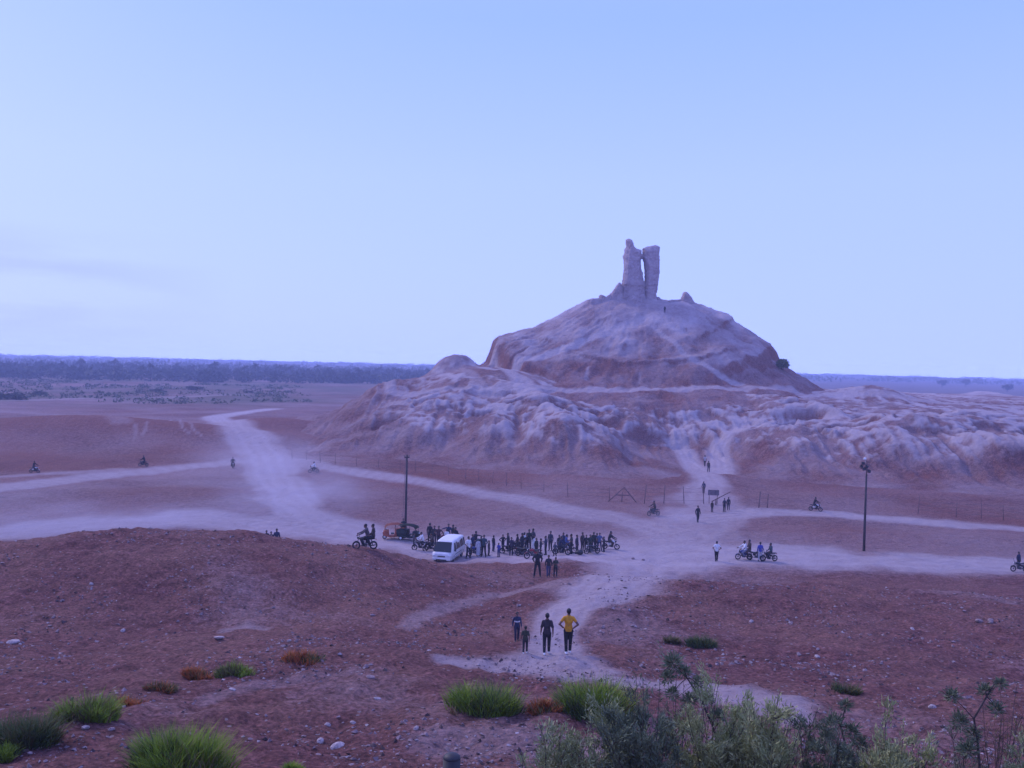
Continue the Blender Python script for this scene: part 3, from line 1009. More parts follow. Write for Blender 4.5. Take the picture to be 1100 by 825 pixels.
def bike_meshes():
    D = {}
    for nm, y in (('f', -.64), ('r', .62)):
        b = bmesh.new(); ring(b, (0, y, .30), .255, .047); D['tyre' + nm] = to_mesh(b, 'wheel')
        b = bmesh.new(); ring(b, (0, y, .30), .205, .016, 24, 6)
        tube(b, [(-.05, y, .30), (.05, y, .30)], .045, 10)
        for k in range(8):
            a = math.pi * 2 * k / 8
            tube(b, [(0, y, .30), (0, y + .205 * math.cos(a), .30 + .205 * math.sin(a))], .006, 5)
        D['rim' + nm] = to_mesh(b, 'rim')
    b = bmesh.new()
    for s in (-1, 1):
        tube(b, [(.075 * s, -.64, .30), (.075 * s, -.46, .82), (.07 * s, -.44, .90)], [.022, .026, .026], 8)
    tube(b, [(-.09, -.46, .80), (.09, -.46, .80)], .022, 8)
    D['fork'] = to_mesh(b, 'fork')
    b = bmesh.new()
    for s in (-1, 1):
        tube(b, [(0, -.43, .93), (.13 * s, -.44, .96), (.24 * s, -.42, 1.02), (.36 * s, -.36, 1.03)], [.014, .014, .014, .019], 8)
        tube(b, [(.20 * s, -.43, 1.0), (.26 * s, -.44, 1.16)], .007, 6)
        ball(b, (.27 * s, -.44, 1.19), (.055, .014, .038))
    D['handlebar'] = to_mesh(b, 'handlebar')
    b = bmesh.new()
    ball(b, (0, -.545, .86), (.085, .075, .085), 14, 10)
    D['lamp_housing'] = to_mesh(b, 'headlight')
    b = bmesh.new(); ball(b, (0, -.60, .86), (.068, .026, .068), 14, 8); D['lens'] = to_mesh(b, 'lens')
    b = bmesh.new()
    ball(b, (0, -.20, .80), (.135, .27, .125), 16, 10); ball(b, (0, -.02, .76), (.10, .18, .09))
    tube(b, [(0, -.22, .90), (0, -.22, .935)], .035, 10)
    D['tank'] = remeshed(b, 'fuel_tank', .02, 2)
    b = bmesh.new()
    ball(b, (0, .20, .78), (.13, .26, .055), 14, 8); ball(b, (0, .50, .82), (.115, .26, .06), 14, 8)
    D['seat'] = remeshed(b, 'seat', .02, 2)
    b = bmesh.new()
    tube(b, [(0, -.42, .82), (0, -.30, .55), (0, -.20, .30), (0, .14, .27)], .022, 8)
    for s in (-1, 1):
        tube(b, [(.07 * s, -.38, .76), (.10 * s, .10, .68), (.11 * s, .70, .80)], .017, 8)
        tube(b, [(.09 * s, .16, .33), (.09 * s, .62, .30)], .018, 8)
        tube(b, [(.12 * s, .56, .33), (.12 * s, .46, .70)], .026, 8)
    for k in range(3):
        tube(b, [(-.10, .62 + k * .09, .85), (.10, .62 + k * .09, .85)], .009, 6)
    D['frame'] = to_mesh(b, 'frame')
    b = bmesh.new()
    box(b, (0, -.02, .36), (.20, .34, .20), bev=.03)
    box(b, (0, -.14, .53), (.16, .17, .24), Matrix.Rotation(R(-12), 3, 'X'), .02)
    for k in range(5):
        box(b, (0, -.14, .46 + k * .045), (.20, .21, .010))
    D['engine'] = to_mesh(b, 'engine', False)
    b = bmesh.new()
    tube(b, [(.08, -.24, .48), (.12, -.26, .30), (.14, .0, .24), (.16, .30, .28)], .022, 8)
    tube(b, [(.16, .28, .28), (.175, .80, .37)], [.035, .048], 10)
    D['exhaust'] = to_mesh(b, 'exhaust')
    for nm, y, a0, a1 in (('gf', -.64, 35, 150), ('gr', .62, 25, 150)):
        b = bmesh.new()
        prev = None
        for k in range(10):
            a = R(a0 + (a1 - a0) * k / 9)
            row = [b.verts.new((x, y - .335 * math.cos(a), .30 + .335 * math.sin(a) - abs(x) * .25)) for x in (-.07, -.03, .03, .07)]
            if prev:
                for q in range(3):
                    b.faces.new((prev[q], prev[q + 1], row[q + 1], row[q]))
            prev = row
        bmesh.ops.solidify(b, geom=b.faces[:], thickness=.006)
        D[nm] = to_mesh(b, 'mudguard')
    b = bmesh.new(); box(b, (0, .80, .74), (.12, .05, .07), bev=.012); D['tail'] = to_mesh(b, 'tail_light')
    D['side'] = []
    for s in (-1, 1):
        b = bmesh.new()
        box(b, (.115 * s, .16, .58), (.03, .26, .17), bev=.012)
        D['side'].append(to_mesh(b, 'side_cover'))
    return D


BK = bike_meshes()
PAINT = {k: flat_mat('bike_paint_' + k, c, .3, var=.05) for k, c in dict(black=(.012, .012, .014), red=(.28, .018, .02), blue=(.02, .04, .20), white=(.7, .7, .72), brown=(.10, .045, .02)).items()}
BIKE_G = 'motorbikes around the ruin'
_bike0 = []


def bike(pos, rz, label, paint='black'):
    if not _bike0:
        t = thing('motorbike', label, 'motorbike', pos, rz, BIKE_G, .86)
        for nm in 'fr':
            w = link('wheel', BK['tyre' + nm], t, RUBBER)
            link('rim', BK['rim' + nm], w, STEEL)
        link('fork', BK['fork'], t, STEEL)
        link('handlebar', BK['handlebar'], t, DARKST)
        hl = link('headlight', BK['lamp_housing'], t, DARKST)
        link('lens', BK['lens'], hl, LAMPGL)
        link('fuel_tank', BK['tank'], t, PAINT[paint])
        link('seat', BK['seat'], t, VINYL)
        link('frame', BK['frame'], t, DARKST)
        link('engine', BK['engine'], t, STEEL)
        link('exhaust', BK['exhaust'], t, STEEL)
        link('mudguard', BK['gf'], t, PAINT[paint])
        link('mudguard', BK['gr'], t, PAINT[paint])
        for m_ in BK['side']:
            link('side_cover', m_, t, PAINT[paint])
        link('tail_light', BK['tail'], t, REDLENS)
        _bike0.append(t)
        return t
    t = copy_tree(_bike0[0])
    t.location = pos
    t.rotation_euler = (0, 0, rz)
    t['label'] = label
    for ch in t.children:
        if ch.name.split('.')[0] in ('fuel_tank', 'mudguard', 'side_cover'):
            ch.material_slots[0].material = PAINT[paint]
    return t


def rider_on(b, pose, label, top, bottom=CHAR, back=0.0, height=1.72, long_sleeve=True, robe=False):
    """someone sitting on a bike: pelvis over the seat"""
    c, s = math.cos(b.rotation_euler.z), math.sin(b.rotation_euler.z)
    dy = .16 + back
    p = V(b.location) + V((-s * (dy - .10), c * (dy - .10), -.045 + (.05 if back else 0)))
    return person(0, 0, 0, pose, label, top, bottom, b.rotation_euler.z, pos=p, height=height, long_sleeve=long_sleeve, robe=robe)

# ----------------------------------------------------------------- motorbikes and riders on the tracks
def rz_dir(dx, dy):
    """turn so that the nose (-Y) points along (dx, dy)"""
    return math.atan2(dx, -dy)


def bike_px(px, py, dx, dy, label, paint='black'):
    return bike(hit(px, py), rz_dir(dx, dy), label, paint)


b = bike_px(37, 508, 1, -.15, 'small motorbike with a white headlamp riding on the far left track, leftmost bike', 'white')
rider_on(b, 'ride', 'person in black riding the leftmost motorbike along the far dusty track', BLACK)
b = bike_px(154, 501, -1, .1, 'dark motorbike half way along the far left track, in front of the low red dune', 'black')
rider_on(b, 'ride', 'person in dark clothes riding in front of the low red dune', BLACK, CHAR)
b = bike_px(250, 503, .35, -.9, 'dark motorbike coming head on where the far tracks meet in the dust', 'black')
rider_on(b, 'ride', 'person in black riding head on out of the dusty junction', BLACK, BLACK)
b = bike_px(337, 508, -1, -.3, 'dark motorbike ridden by a person in white beside the start of the fence', 'black')
rider_on(b, 'ride', 'person in a white shirt riding a motorbike beside the start of the fence', WHITE, BLACK)
b = bike_px(392, 590, -1, -.12, 'black motorbike carrying two people behind the crest of the near left mound', 'black')
rider_on(b, 'ride', 'person in a grey brown top steering the motorbike with two people on it', (.10, .08, .08), BLACK)
rider_on(b, 'sit', 'person sitting behind the rider on the motorbike with two people', BROWN, BLACK, back=.36, height=1.66)
b = bike_px(452, 591, -1, -.25, 'dark motorbike with a pale spoked wheel parked just left of the white van', 'black')
rider_on(b, 'ride', 'person in a white top astride the motorbike just left of the white van', WHITE, CHAR, height=1.68)
b = bike_px(463, 592, -.9, -.5, 'black motorbike squeezed between the white van and the bike with the white rider', 'black')
rider_on(b, 'ride', 'person in dark brown astride the motorbike touching the front of the white van', BROWN, BLACK, height=1.66)
b = bike_px(510, 597, -.8, -.6, 'blue motorbike standing behind the person in a white shirt right of the van', 'blue')
b = bike_px(554, 592, -1, .35, 'dark motorbike with a slouched rider at the left edge of the dense group', 'black')
rider_on(b, 'sit', 'person in dark clothes slouched on a motorbike at the left edge of the dense group', (.03, .022, .028), BLACK, height=1.6)
b = bike_px(546, 595, 1, .1, 'black motorbike parked behind the person with spread elbows, mid crowd', 'black')
b = bike_px(573, 600, -.9, -.3, 'dark red motorbike parked low behind the tall walking adult', 'red')
b = bike_px(636, 595, -.9, -.4, 'dark motorbike in front of three people in dark green', 'black')
b = bike_px(562, 598, .85, -.5, 'dark motorbike in front of the tallest knot of people in the crowd', 'black')
b = bike_px(603, 596, 1, -.15, 'long black motorbike with two people leaning on it, right half of the crowd', 'black')
rider_on(b, 'ride', 'person in dark blue leaning over the long black motorbike', NAVY, BLACK, height=1.68)
b = bike_px(610, 594, 1, -.2, 'dark blue motorbike nosing out behind the long black one', 'blue')
rider_on(b, 'sit', 'person in a blue shirt seated on the motorbike behind the long black one', BLUE, CHAR, height=1.7)
b = bike_px(656, 590, 1, -.2, 'black motorbike with a pale headlamp at the right end of the crowd', 'white')
rider_on(b, 'ride', 'person in black riding out of the right end of the crowd', BLACK, BROWN)
b = bike_px(702, 554, -1, -.35, 'dark motorbike raising dust alone between the crowd and the gate', 'black')
rider_on(b, 'ride', 'person in a brownish top riding alone between the crowd and the gate', BROWN, CHAR)
b = bike_px(876, 549, .8, -.5, 'motorbike with white fairing on the right hand track past the gate', 'white')
rider_on(b, 'ride', 'person in black riding the white motorbike left of the right lamp post', BLACK, BLACK)
b = bike_px(799, 601, -1, -.2, 'silver blue motorbike ridden by a person in white by the right track', 'blue')
rider_on(b, 'ride', 'person in a white shirt sitting on the silver blue motorbike', WHITE, (.16, .17, .25))
rider_on(b, 'sit', 'person in a bulky dark brown coat sitting behind the white shirt', BROWN, BROWN, back=.36, height=1.74)
b = bike_px(812, 602, 1, -.15, 'dark motorbike standing between the brown coat and the blue robe', 'black')
b = bike_px(826, 603, -1, -.2, 'dark motorbike at the right end of the group by the right track', 'black')
rider_on(b, 'sit', 'person in dark teal sitting on the rightmost motorbike of the group by the track', TEAL, BLACK, height=1.66)
b = bike_px(1095, 614, -1, -.1, 'black motorbike cut by the right edge of the picture', 'black')
person(1093, 612, 16, 'stand', 'person in navy standing behind the motorbike at the right edge', NAVY, BLACK, .4, long_sleeve=True, pos=hit(1094, 611), height=1.45)

# ----------------------------------------------------------------- people on foot
PI = math.pi
person(555, 689, 32, 'stroll', 'youngster in dark top with a white chest band, leftmost on the footpath', NAVY, (.03, .03, .06), .2, stripe=True, long_sleeve=True)
person(564, 702, 30, 'stroll', 'smallest child on the footpath, in a dark olive shirt and pale shoes', OLIVE, CHAR, PI * .97, shoe=SHOE_WH)
person(587, 703, 45, 'stroll', 'person in a long dark brown shirt and light shoes walking left of the yellow shirt', (.035, .026, .03), BLACK, PI, shoe=SHOE_WH, long_sleeve=False)
person(610, 702, 49, 'hips', 'person in a bright yellow shirt and black trousers with hands on hips', YELLOW, BLACK, PI, shoe=SHOE_WH)
person(577, 620, 35, 'wide', 'tall adult in a black jacket walking with two children behind the crowd', BLACK, BLACK, .1, long_sleeve=True)
person(589, 620, 24, 'stroll', 'child in a dark jacket and blue jeans between the tall adult and another child', CHAR, (.06, .065, .14), .1, long_sleeve=True)
person(596.5, 620, 22, 'front', 'child in a dark olive top with pale sleeves, right of the walking three', OLIVE, CHAR, .3)

CR = 'people gathered by the parked motorbikes'
person(461.5, 586, 20, 'stand', 'person in black at the left end of the row behind the van', BLACK, BLACK, PI, group=CR, long_sleeve=True)
person(466.3, 586, 20, 'stand', 'person in dark brown, second from the left in the row behind the van', (.035, .028, .03), BLACK, .3, group=CR, long_sleeve=True)
person(471, 587, 20, 'hips', 'person in a maroon shirt with bent arms in the row behind the van', (.07, .03, .035), CHAR, .2, group=CR)
person(476, 587, 19, 'front', 'slim person in a reddish top left of the white shirt behind the van', MAROON, CHAR, .6, group=CR)
person(479.5, 589, 18, 'stand', 'person in a white shirt standing right behind the roof of the van', WHITE, CHAR, PI, group=CR)
person(481.5, 584, 21, 'reach', 'tallest person in navy behind the white shirt and the van', NAVY, BLACK, .0, group=CR, long_sleeve=True)
person(486.5, 585, 20, 'stand', 'person in charcoal beside the tall navy figure behind the van', CHAR, BLACK, PI * .8, group=CR, long_sleeve=True)
person(489, 586, 20, 'front', 'person in black with raised forearms behind the rear of the van', BLACK, BLACK, -.4, group=CR, long_sleeve=True)
person(492.5, 588, 16, 'stand', 'shorter person in dark grey at the right end of the row behind the van', (.04, .035, .045), CHAR, .5, group=CR, long_sleeve=True)
person(503, 598, 22, 'wide', 'person in a white shirt and dark trousers just right of the van', WHITE, BLACK, .4, group=CR)
person(511, 592, 19, 'reach', 'person in black stretching an arm out over the blue motorbike', BLACK, NAVY, 2.6, group=CR, long_sleeve=True)
person(513.5, 599, 20, 'stand', 'person in a long pale robe between the blue motorbike and the teal jacket', (.55, .54, .60), WHITE, .4, group=CR, robe=True)
person(519.5, 598, 26, 'reach', 'tall person in a dark teal jacket with an outstretched arm', TEAL, BLACK, -.2, group=CR, long_sleeve=True)
person(525, 599, 18, 'stand', 'short person in brown standing right of the teal jacket', (.045, .035, .035), CHAR, .9, group=CR, long_sleeve=True)
person(535.5, 598, 17, 'front', 'short person in a blue jacket facing the parked bike mid crowd', ROYAL, (.05, .05, .12), -1.2, group=CR, long_sleeve=True)
person(540, 591, 19, 'hips', 'person in black with elbows spread wide, mid crowd', BLACK, BLACK, .2, group=CR, long_sleeve=True)
person(557, 598, 18, 'stand', 'person in dark grey at the front left of the tallest knot', CHAR, BLACK, .4, group=CR, long_sleeve=True)
person(560.5, 594, 24, 'front', 'tall person in black with a dark cap in the tallest knot', BLACK, BLACK, 1.2, group=CR, long_sleeve=True)
person(563, 592, 21, 'stand', 'person in a white shirt half hidden in the tallest knot', WHITE, NAVY, PI, group=CR)
person(568, 593, 22, 'stand', 'person in dark green in the right half of the tallest knot', (.02, .03, .026), BLACK, .2, group=CR, long_sleeve=True)
person(572.5, 592, 22, 'front', 'person in dark top with one pale shoulder, right of the tallest knot', (.05, .05, .06), WHITE, -1.0, group=CR)
person(586, 594, 20, 'front', 'lone person in navy with bent arm in the gap of the crowd', NAVY, BLACK, -1.3, group=CR, long_sleeve=True)
person(596, 597, 17, 'wide', 'person in dark slate at the tail of the long black motorbike', (.035, .045, .07), CHAR, -1.0, group=CR, long_sleeve=True)
person(613.5, 595, 20, 'front', 'person in a black top holding something yellowish, left of a slim pair', (.03, .03, .025), BLACK, -1.2, group=CR)
person(619.5, 595, 20, 'stand', 'slim person in charcoal beside a dark bag on the ground', (.03, .03, .04), CHAR, .9, group=CR, long_sleeve=True)
person(629.5, 593, 17, 'stand', 'person in black at the left of the dark green three', BLACK, BLACK, .5, group=CR, long_sleeve=True)
person(633.8, 592, 18, 'hips', 'person in dark green in the middle of the dark green three', (.022, .035, .02), BLACK, .1, group=CR, long_sleeve=True)
person(637.5, 592, 18, 'stand', 'person in olive at the right of the dark green three', (.03, .034, .02), BLACK, PI, group=CR, long_sleeve=True)
person(643.8, 593, 20, 'wide', 'person in a blue shirt right of the dark green three', (.08, .11, .22), NAVY, .2, group=CR)
person(433, 579, 19, 'stand', 'person in dark green standing right of the orange three wheeler', (.022, .032, .022), BLACK, .3, group=CR, long_sleeve=True)
person(444.5, 585, 16, 'front', 'person in grey behind the parked bike left of the van, beside the tall pole', (.07, .07, .09), CHAR, .7, group=CR)

for px, py, h_, po, lab, c, c2, rz_ in (
    (507.5, 594, 20, 'stand', 'person in dark blue between the white shirt and the pale robe', NAVY, BLACK, .8),
    (516.5, 594, 20, 'front', 'person in dark grey peering over the pale robe', CHAR, BLACK, .2),
    (530, 595, 19, 'stand', 'person in black between the short brown one and the blue jacket', BLACK, NAVY, 2.4),
    (545.5, 593, 19, 'front', 'person in charcoal right of the spread elbows', CHAR, BLACK, -.9),
    (549, 596, 20, 'stand', 'person in dark violet grey at the left of the slouched rider', (.04, .03, .05), BLACK, .4),
    (565.5, 597, 21, 'wide', 'person in black in front of the half hidden white shirt', BLACK, CHAR, .3),
    (576, 595, 20, 'stand', 'person in dark green at the far right of the tallest knot', (.022, .032, .024), BLACK, .2),
    (580.5, 596, 19, 'front', 'person in black directly behind the tall walking adult', BLACK, BLACK, 1.4),
    (591, 594, 19, 'stand', 'person in slate right of the lone navy one', (.035, .04, .06), BLACK, -.4),
    (600.5, 593, 19, 'stand', 'person in dark grey behind the long black motorbike', CHAR, CHAR, .9),
    (605, 593, 20, 'front', 'person in navy behind the blue shirt on the long bike', NAVY, BLACK, -.6),
    (625.5, 594, 18, 'stand', 'person in dark brown between the bag and the dark green three', BROWN, BLACK, .6),
    (640.8, 591, 19, 'stand', 'person in black between the olive one and the blue shirt', BLACK, BLACK, PI),
    (648.5, 592, 18, 'front', 'person in charcoal close to the last motorbike of the crowd', CHAR, BLACK, -1.0)):
    person(px, py, h_, po, lab, c, c2, rz_, group=CR, long_sleeve=True)
person(769.5, 603, 22, 'hips', 'person in a white shirt and black trousers standing alone on the pale ground', WHITE, BLACK, PI)
person(816.3, 603, 21, 'stand', 'person in a royal blue tunic standing in the group by the right track', ROYAL, (.45, .45, .5), PI, long_sleeve=True)
GT = 'people at the gate of the mound'
person(749.5, 561, 18, 'stroll', 'person in black walking alone in front of the gate', BLACK, BLACK, .3, group=GT, long_sleeve=True)
person(764.8, 550, 12, 'stand', 'small child in dark brown by the gate barrier', BROWN, CHAR, .4, group=GT, long_sleeve=True)
person(778, 550, 15, 'stand', 'person in dark top with a white bag at the right side of the gate', (.03, .03, .04), BLACK, .4, group=GT)
person(782.3, 548, 14, 'stand', 'person in black beside the one with a white bag at the gate', BLACK, BLACK, PI, group=GT, long_sleeve=True)
person(755.7, 530, 13, 'stroll', 'person in navy just inside the gate on the footpath', NAVY, BLACK, PI, group=GT, long_sleeve=True)
person(757, 501, 12, 'walk', 'person in a pale shirt climbing the gully above the gate', (.45, .40, .42), BROWN, PI, group=GT)
person(761, 507, 12, 'stroll', 'person in dark brown below the pale shirt in the gully', BROWN, CHAR, PI * .8, group=GT, long_sleeve=True)
person(714, 336, 6, 'stand', 'tiny dark figure on the summit just right of the ruined tower', BLACK, BLACK, 0, long_sleeve=True, height=1.6)
for px, lab, c, zz in ((286, 'left one of three dark heads showing over the near left mound', CHAR, 1.6), (291, 'middle one of three dark heads showing over the near left mound', BROWN, 1.52), (297, 'right and tallest of three dark heads showing over the near left mound', NAVY, 1.80)):
    r_ = ray(px, 591)
    d_ = 75.0
    person(0, 0, 0, 'stand', lab, c, BLACK, .4, pos=V((r_.x / r_.y * d_, d_, land_z(r_.x / r_.y * d_, d_))), height=zz, long_sleeve=True)

# a dark bag on the ground in the crowd
bm = bmesh.new()
ball(bm, (0, 0, .2), (.34, .24, .2), 12, 8)
ball(bm, (.1, 0, .32), (.16, .15, .12), 10, 7)
bg_mesh = remeshed(bm, 'bag', .03, 2)
t = thing('bag', 'dark bag lying on the ground beside the slim person in charcoal', 'bag', hit(622.5, 596))
link('sack', bg_mesh, t, VINYL)
bm = bmesh.new()
tube(bm, [(-.15, 0, .34), (-.08, 0, .48), (.06, 0, .50), (.14, 0, .40)], .018, 6)
link('handle', to_mesh(bm, 'handle'), t, VINYL)

# ----------------------------------------------------------------- white minivan
VANW = flat_mat('white_van_paint', (.72, .70, .69), .35, var=.08, scale=1.5)
GLASS = flat_mat('tinted_glass', (.012, .020, .018), .12, var=.05)
PLASTIC = flat_mat('dark_plastic', (.025, .025, .028), .6)
CHROME = flat_mat('dull_chrome', (.5, .5, .52), .25, .9)


def slab(bm, quad, th):
    """thin plate over four corners, raised outward by th"""
    q = [V(p) for p in quad]
    n = (q[1] - q[0]).cross(q[3] - q[0]).normalized()
    a = [bm.verts.new(p) for p in q]
    c = [bm.verts.new(p + n * th) for p in q]
    bm.faces.new(a[::-1])
    bm.faces.new(c)
    for i in range(4):
        bm.faces.new((a[i], a[(i + 1) % 4], c[(i + 1) % 4], c[i]))


def build_van(pos, rz):
    t = thing('minivan', 'white minivan with dark windows parked in front of the crowd', 'van', pos, rz, scale=.9)
    st = [  # y, sill z, waist z, roof z, half widths sill / waist / roof edge
        (-2.32, .42, .78, .86, .72, .76, .70), (-2.25, .34, .86, .98, .84, .87, .78), (-2.02, .32, .98, 1.08, .90, .92, .80), (-1.62, .32, 1.02, 1.50, .92, .93, .78),
        (-1.32, .32, 1.03, 1.86, .92, .93, .74), (-.95, .32, 1.03, 1.95, .92, .93, .76), (.4, .32, 1.03, 1.99, .92, .93, .78), (1.7, .32, 1.03, 1.97, .92, .93, .77), (2.2, .34, 1.03, 1.90, .91, .92, .74), (2.34, .42, 1.0, 1.72, .86, .88, .72)]
    bm = bmesh.new()
    rings = []
    for y, zs, zw, zr, ws, ww, wr in st:
        half = [(ws * .92, zs), (ws, zs + .10), (ww, zw - .12), (ww, zw), (wr + (ww - wr) * .12, zr - .12), (wr, zr - .05), (wr * .82, zr), (wr * .35, zr + .015)]
        ringp = [(x, z) for x, z in half] + [(-x, z) for x, z in half[::-1]]
        rings.append([bm.verts.new((x, y, z)) for x, z in ringp])
    for a, b2 in zip(rings[:-1], rings[1:]):
        n = len(a)
        for k in range(n):
            bm.faces.new((a[k], a[(k + 1) % n], b2[(k + 1) % n], b2[k]))
    bm.faces.new(rings[0])
    bm.faces.new(rings[-1][::-1])
    body = link('body', to_mesh(bm, 'body'), t, VANW)
    bm = bmesh.new()
    slab(bm, [(-.84, -2.075, 1.08), (.84, -2.075, 1.08), (.70, -1.385, 1.85), (-.70, -1.385, 1.85)], .03)
    ws = link('windscreen', to_mesh(bm, 'windscreen', False), t, GLASS)
    bm = bmesh.new()
    for s in (-1, 1):
        tube(bm, [(.38 * s, -2.09, 1.12), (.05 * s + .1, -2.00, 1.24)], .012, 6)
    link('wiper', to_mesh(bm, 'wiper'), ws, PLASTIC)
    for s in (-1, 1):
        for y0, y1 in ((-1.30, -.62), (-.52, .52), (.62, 1.62), (1.72, 2.16)):
            bm = bmesh.new()
            q = [(.932 * s, y0, 1.08), (.932 * s, y1, 1.08), (.80 * s, y1 - .02, 1.74), (.80 * s, y0 + (.18 if y0 < -1 else .02), 1.74)]
            slab(bm, q if s > 0 else [q[1], q[0], q[3], q[2]], .012)
            link('side_window', to_mesh(bm, 'side_window', False), t, GLASS)
    bm = bmesh.new()
    slab(bm, [(.72, 2.345, 1.08), (-.72, 2.345, 1.08), (-.66, 2.335, 1.62), (.66, 2.335, 1.62)], .012)
    link('rear_window', to_mesh(bm, 'rear_window', False), t, GLASS)
    for s in (-1, 1):
        bm = bmesh.new()
        ball(bm, (.66 * s, -2.24, .80), (.17, .10, .095), 14, 8)
        link('headlight', to_mesh(bm, 'headlight'), t, LAMPGL)
        bm = bmesh.new()
        box(bm, (1.04 * s, -1.42, 1.18), (.15, .10, .22), bev=.03)
        tube(bm, [(.90 * s, -1.40, 1.12), (1.0 * s, -1.41, 1.15)], .025, 6)
        link('wing_mirror', to_mesh(bm, 'wing_mirror'), t, PLASTIC)
        bm = bmesh.new()
        box(bm, (.80 * s, 2.32, 1.0), (.12, .06, .34), bev=.015)
        link('tail_light', to_mesh(bm, 'tail_light'), t, REDLENS)
        for y in (-1.45, 1.40):
            bm = bmesh.new()
            for v in range(1):
                ring(bm, (.80 * s, y, .32), .235, .088, 26, 8)
            w = link('wheel', to_mesh(bm, 'wheel'), t, RUBBER)
            bm = bmesh.new()
            tube(bm, [(.76 * s, y, .32), (.865 * s, y, .32)], [.17, .16], 18)
            tube(bm, [(.86 * s, y, .32), (.885 * s, y, .32)], .05, 10)
            link('rim', to_mesh(bm, 'rim'), w, CHROME)
            bm = bmesh.new()
            prev = None
            for k in range(13):
                a = R(k * 15)
                row = [bm.verts.new((.925 * s, y + rr * math.cos(a), .32 + rr * math.sin(a))) for rr in (.34, .40)]
                if prev:
                    bm.faces.new((prev[0], prev[1], row[1], row[0]))
                prev = row
            bmesh.ops.solidify(bm, geom=bm.faces[:], thickness=.02)
            link('wheel_arch', to_mesh(bm, 'wheel_arch'), t, PLASTIC)
    bm = bmesh.new()
    box(bm, (0, -2.30, .46), (1.70, .16, .22), bev=.05)
    fb = link('bumper', to_mesh(bm, 'bumper'), t, VANW)
    bm = bmesh.new()
    box(bm, (0, -2.385, .42), (1.0, .02, .09), bev=.005)
    link('air_intake', to_mesh(bm, 'air_intake'), fb, PLASTIC)
    bm = bmesh.new()
    box(bm, (0, -2.33, .72), (.70, .04, .09), bev=.012)
    link('grille', to_mesh(bm, 'grille'), t, PLASTIC)
    bm = bmesh.new()
    box(bm, (0, 2.36, .46), (1.7, .14, .20), bev=.05)
    link('bumper', to_mesh(bm, 'bumper'), t, VANW)
    bm = bmesh.new()
    for s in (-1, 1):
        box(bm, (.936 * s, -.05, .72), (.012, 2.2, .05), bev=.003)
        for y in (-.60, .55):
            box(bm, (.934 * s, y, .72), (.006, .012, .62))
    link('side_trim', to_mesh(bm, 'side_trim'), t, PLASTIC)
    return t


_vp = hit(482, 600.5)
build_van(_vp, R(-13))

# ----------------------------------------------------------------- three wheelers at the foot of the tall pole
TARP_O = flat_mat('orange_tarp', (.36, .095, .045), .7)
TARP_G = flat_mat('dark_green_canvas', (.020, .030, .020), .8)


def rickshaw(pos, rz, label, mat, roof):
    t = thing('auto_rickshaw', label, 'auto rickshaw', pos, rz, 'three wheelers by the pole', .85)
    bm = bmesh.new()
    prof = [(-1.15, .45), (-1.22, .75), (-1.02, .98), (-.55, 1.02), (-.50, .42), (.05, .36), (.10, .62), (1.15, .62), (1.18, .40), (-.40, .28)]
    for s in (-1, 1):
        pass
    L = [bm.verts.new((-.55 - .0 * 1 if y > -.5 else -.34, y, z)) for y, z in prof]
    Rr = [bm.verts.new((.55 if y > -.5 else .34, y, z)) for y, z in prof]
    n = len(prof)
    for i in range(n):
        bm.faces.new((L[i], L[(i + 1) % n], Rr[(i + 1) % n], Rr[i]))
    bm.faces.new(L[::-1])
    bm.faces.new(Rr)
    link('body', to_mesh(bm, 'body', False), t, mat)
    bm = bmesh.new()
    for y0, y1, z0, z1 in ((.12, 1.18, .62, 1.10),):
        box(bm, (0, .66, .88), (1.24, 1.10, .46), bev=.05)
    link('cargo_box', to_mesh(bm, 'cargo_box'), t, mat)
    bm = bmesh.new()
    prev = None
    for k, (y, z) in enumerate(((-1.0, 1.35), (-.8, 1.62), (-.3, 1.74), (.4, 1.76), (1.0, 1.66), (1.2, 1.45))):
        row = [bm.verts.new((x, y, z - .10 * (abs(x) / .62) ** 2)) for x in (-.64, -.35, 0, .35, .64)]
        if prev:
            for q in range(4):
                bm.faces.new((prev[q], prev[q + 1], row[q + 1], row[q]))
        prev = row
    bmesh.ops.solidify(bm, geom=bm.faces[:], thickness=.03)
    link('canopy', to_mesh(bm, 'canopy'), t, roof)
    bm = bmesh.new()
    for s in (-1, 1):
        tube(bm, [(.33 * s, -1.0, .95), (.50 * s, -.85, 1.52)], .02, 6)
        tube(bm, [(.58 * s, .15, 1.05), (.58 * s, .15, 1.64)], .02, 6)
        tube(bm, [(.58 * s, 1.12, 1.05), (.58 * s, 1.12, 1.48)], .02, 6)
    link('roof_post', to_mesh(bm, 'roof_post'), t, DARKST)
    for c in ((0, -.98, .24), (-.52, .72, .24), (.52, .72, .24)):
        bm = bmesh.new()
        ring(bm, c, .18, .06, 22, 8)
        w = link('wheel', to_mesh(bm, 'wheel'), t, RUBBER)
        bm = bmesh.new()
        tube(bm, [(c[0] - .05, c[1], c[2]), (c[0] + .05, c[1], c[2])], .14, 14)
        link('rim', to_mesh(bm, 'rim'), w, LAMPGL)
    bm = bmesh.new()
    tube(bm, [(-.32, -.78, 1.06), (0, -.86, 1.10), (.32, -.78, 1.06)], .02, 6)
    tube(bm, [(0, -.86, 1.08), (0, -.95, .5)], .03, 6)
    link('handlebar', to_mesh(bm, 'handlebar'), t, DARKST)
    bm = bmesh.new()
    box(bm, (0, -.15, .62), (.7, .34, .12), bev=.03)
    link('seat', to_mesh(bm, 'seat'), t, VINYL)
    bm = bmesh.new()
    ball(bm, (0, -1.2, .82), (.10, .05, .10))
    link('headlight', to_mesh(bm, 'headlight'), t, LAMPGL)
    return t


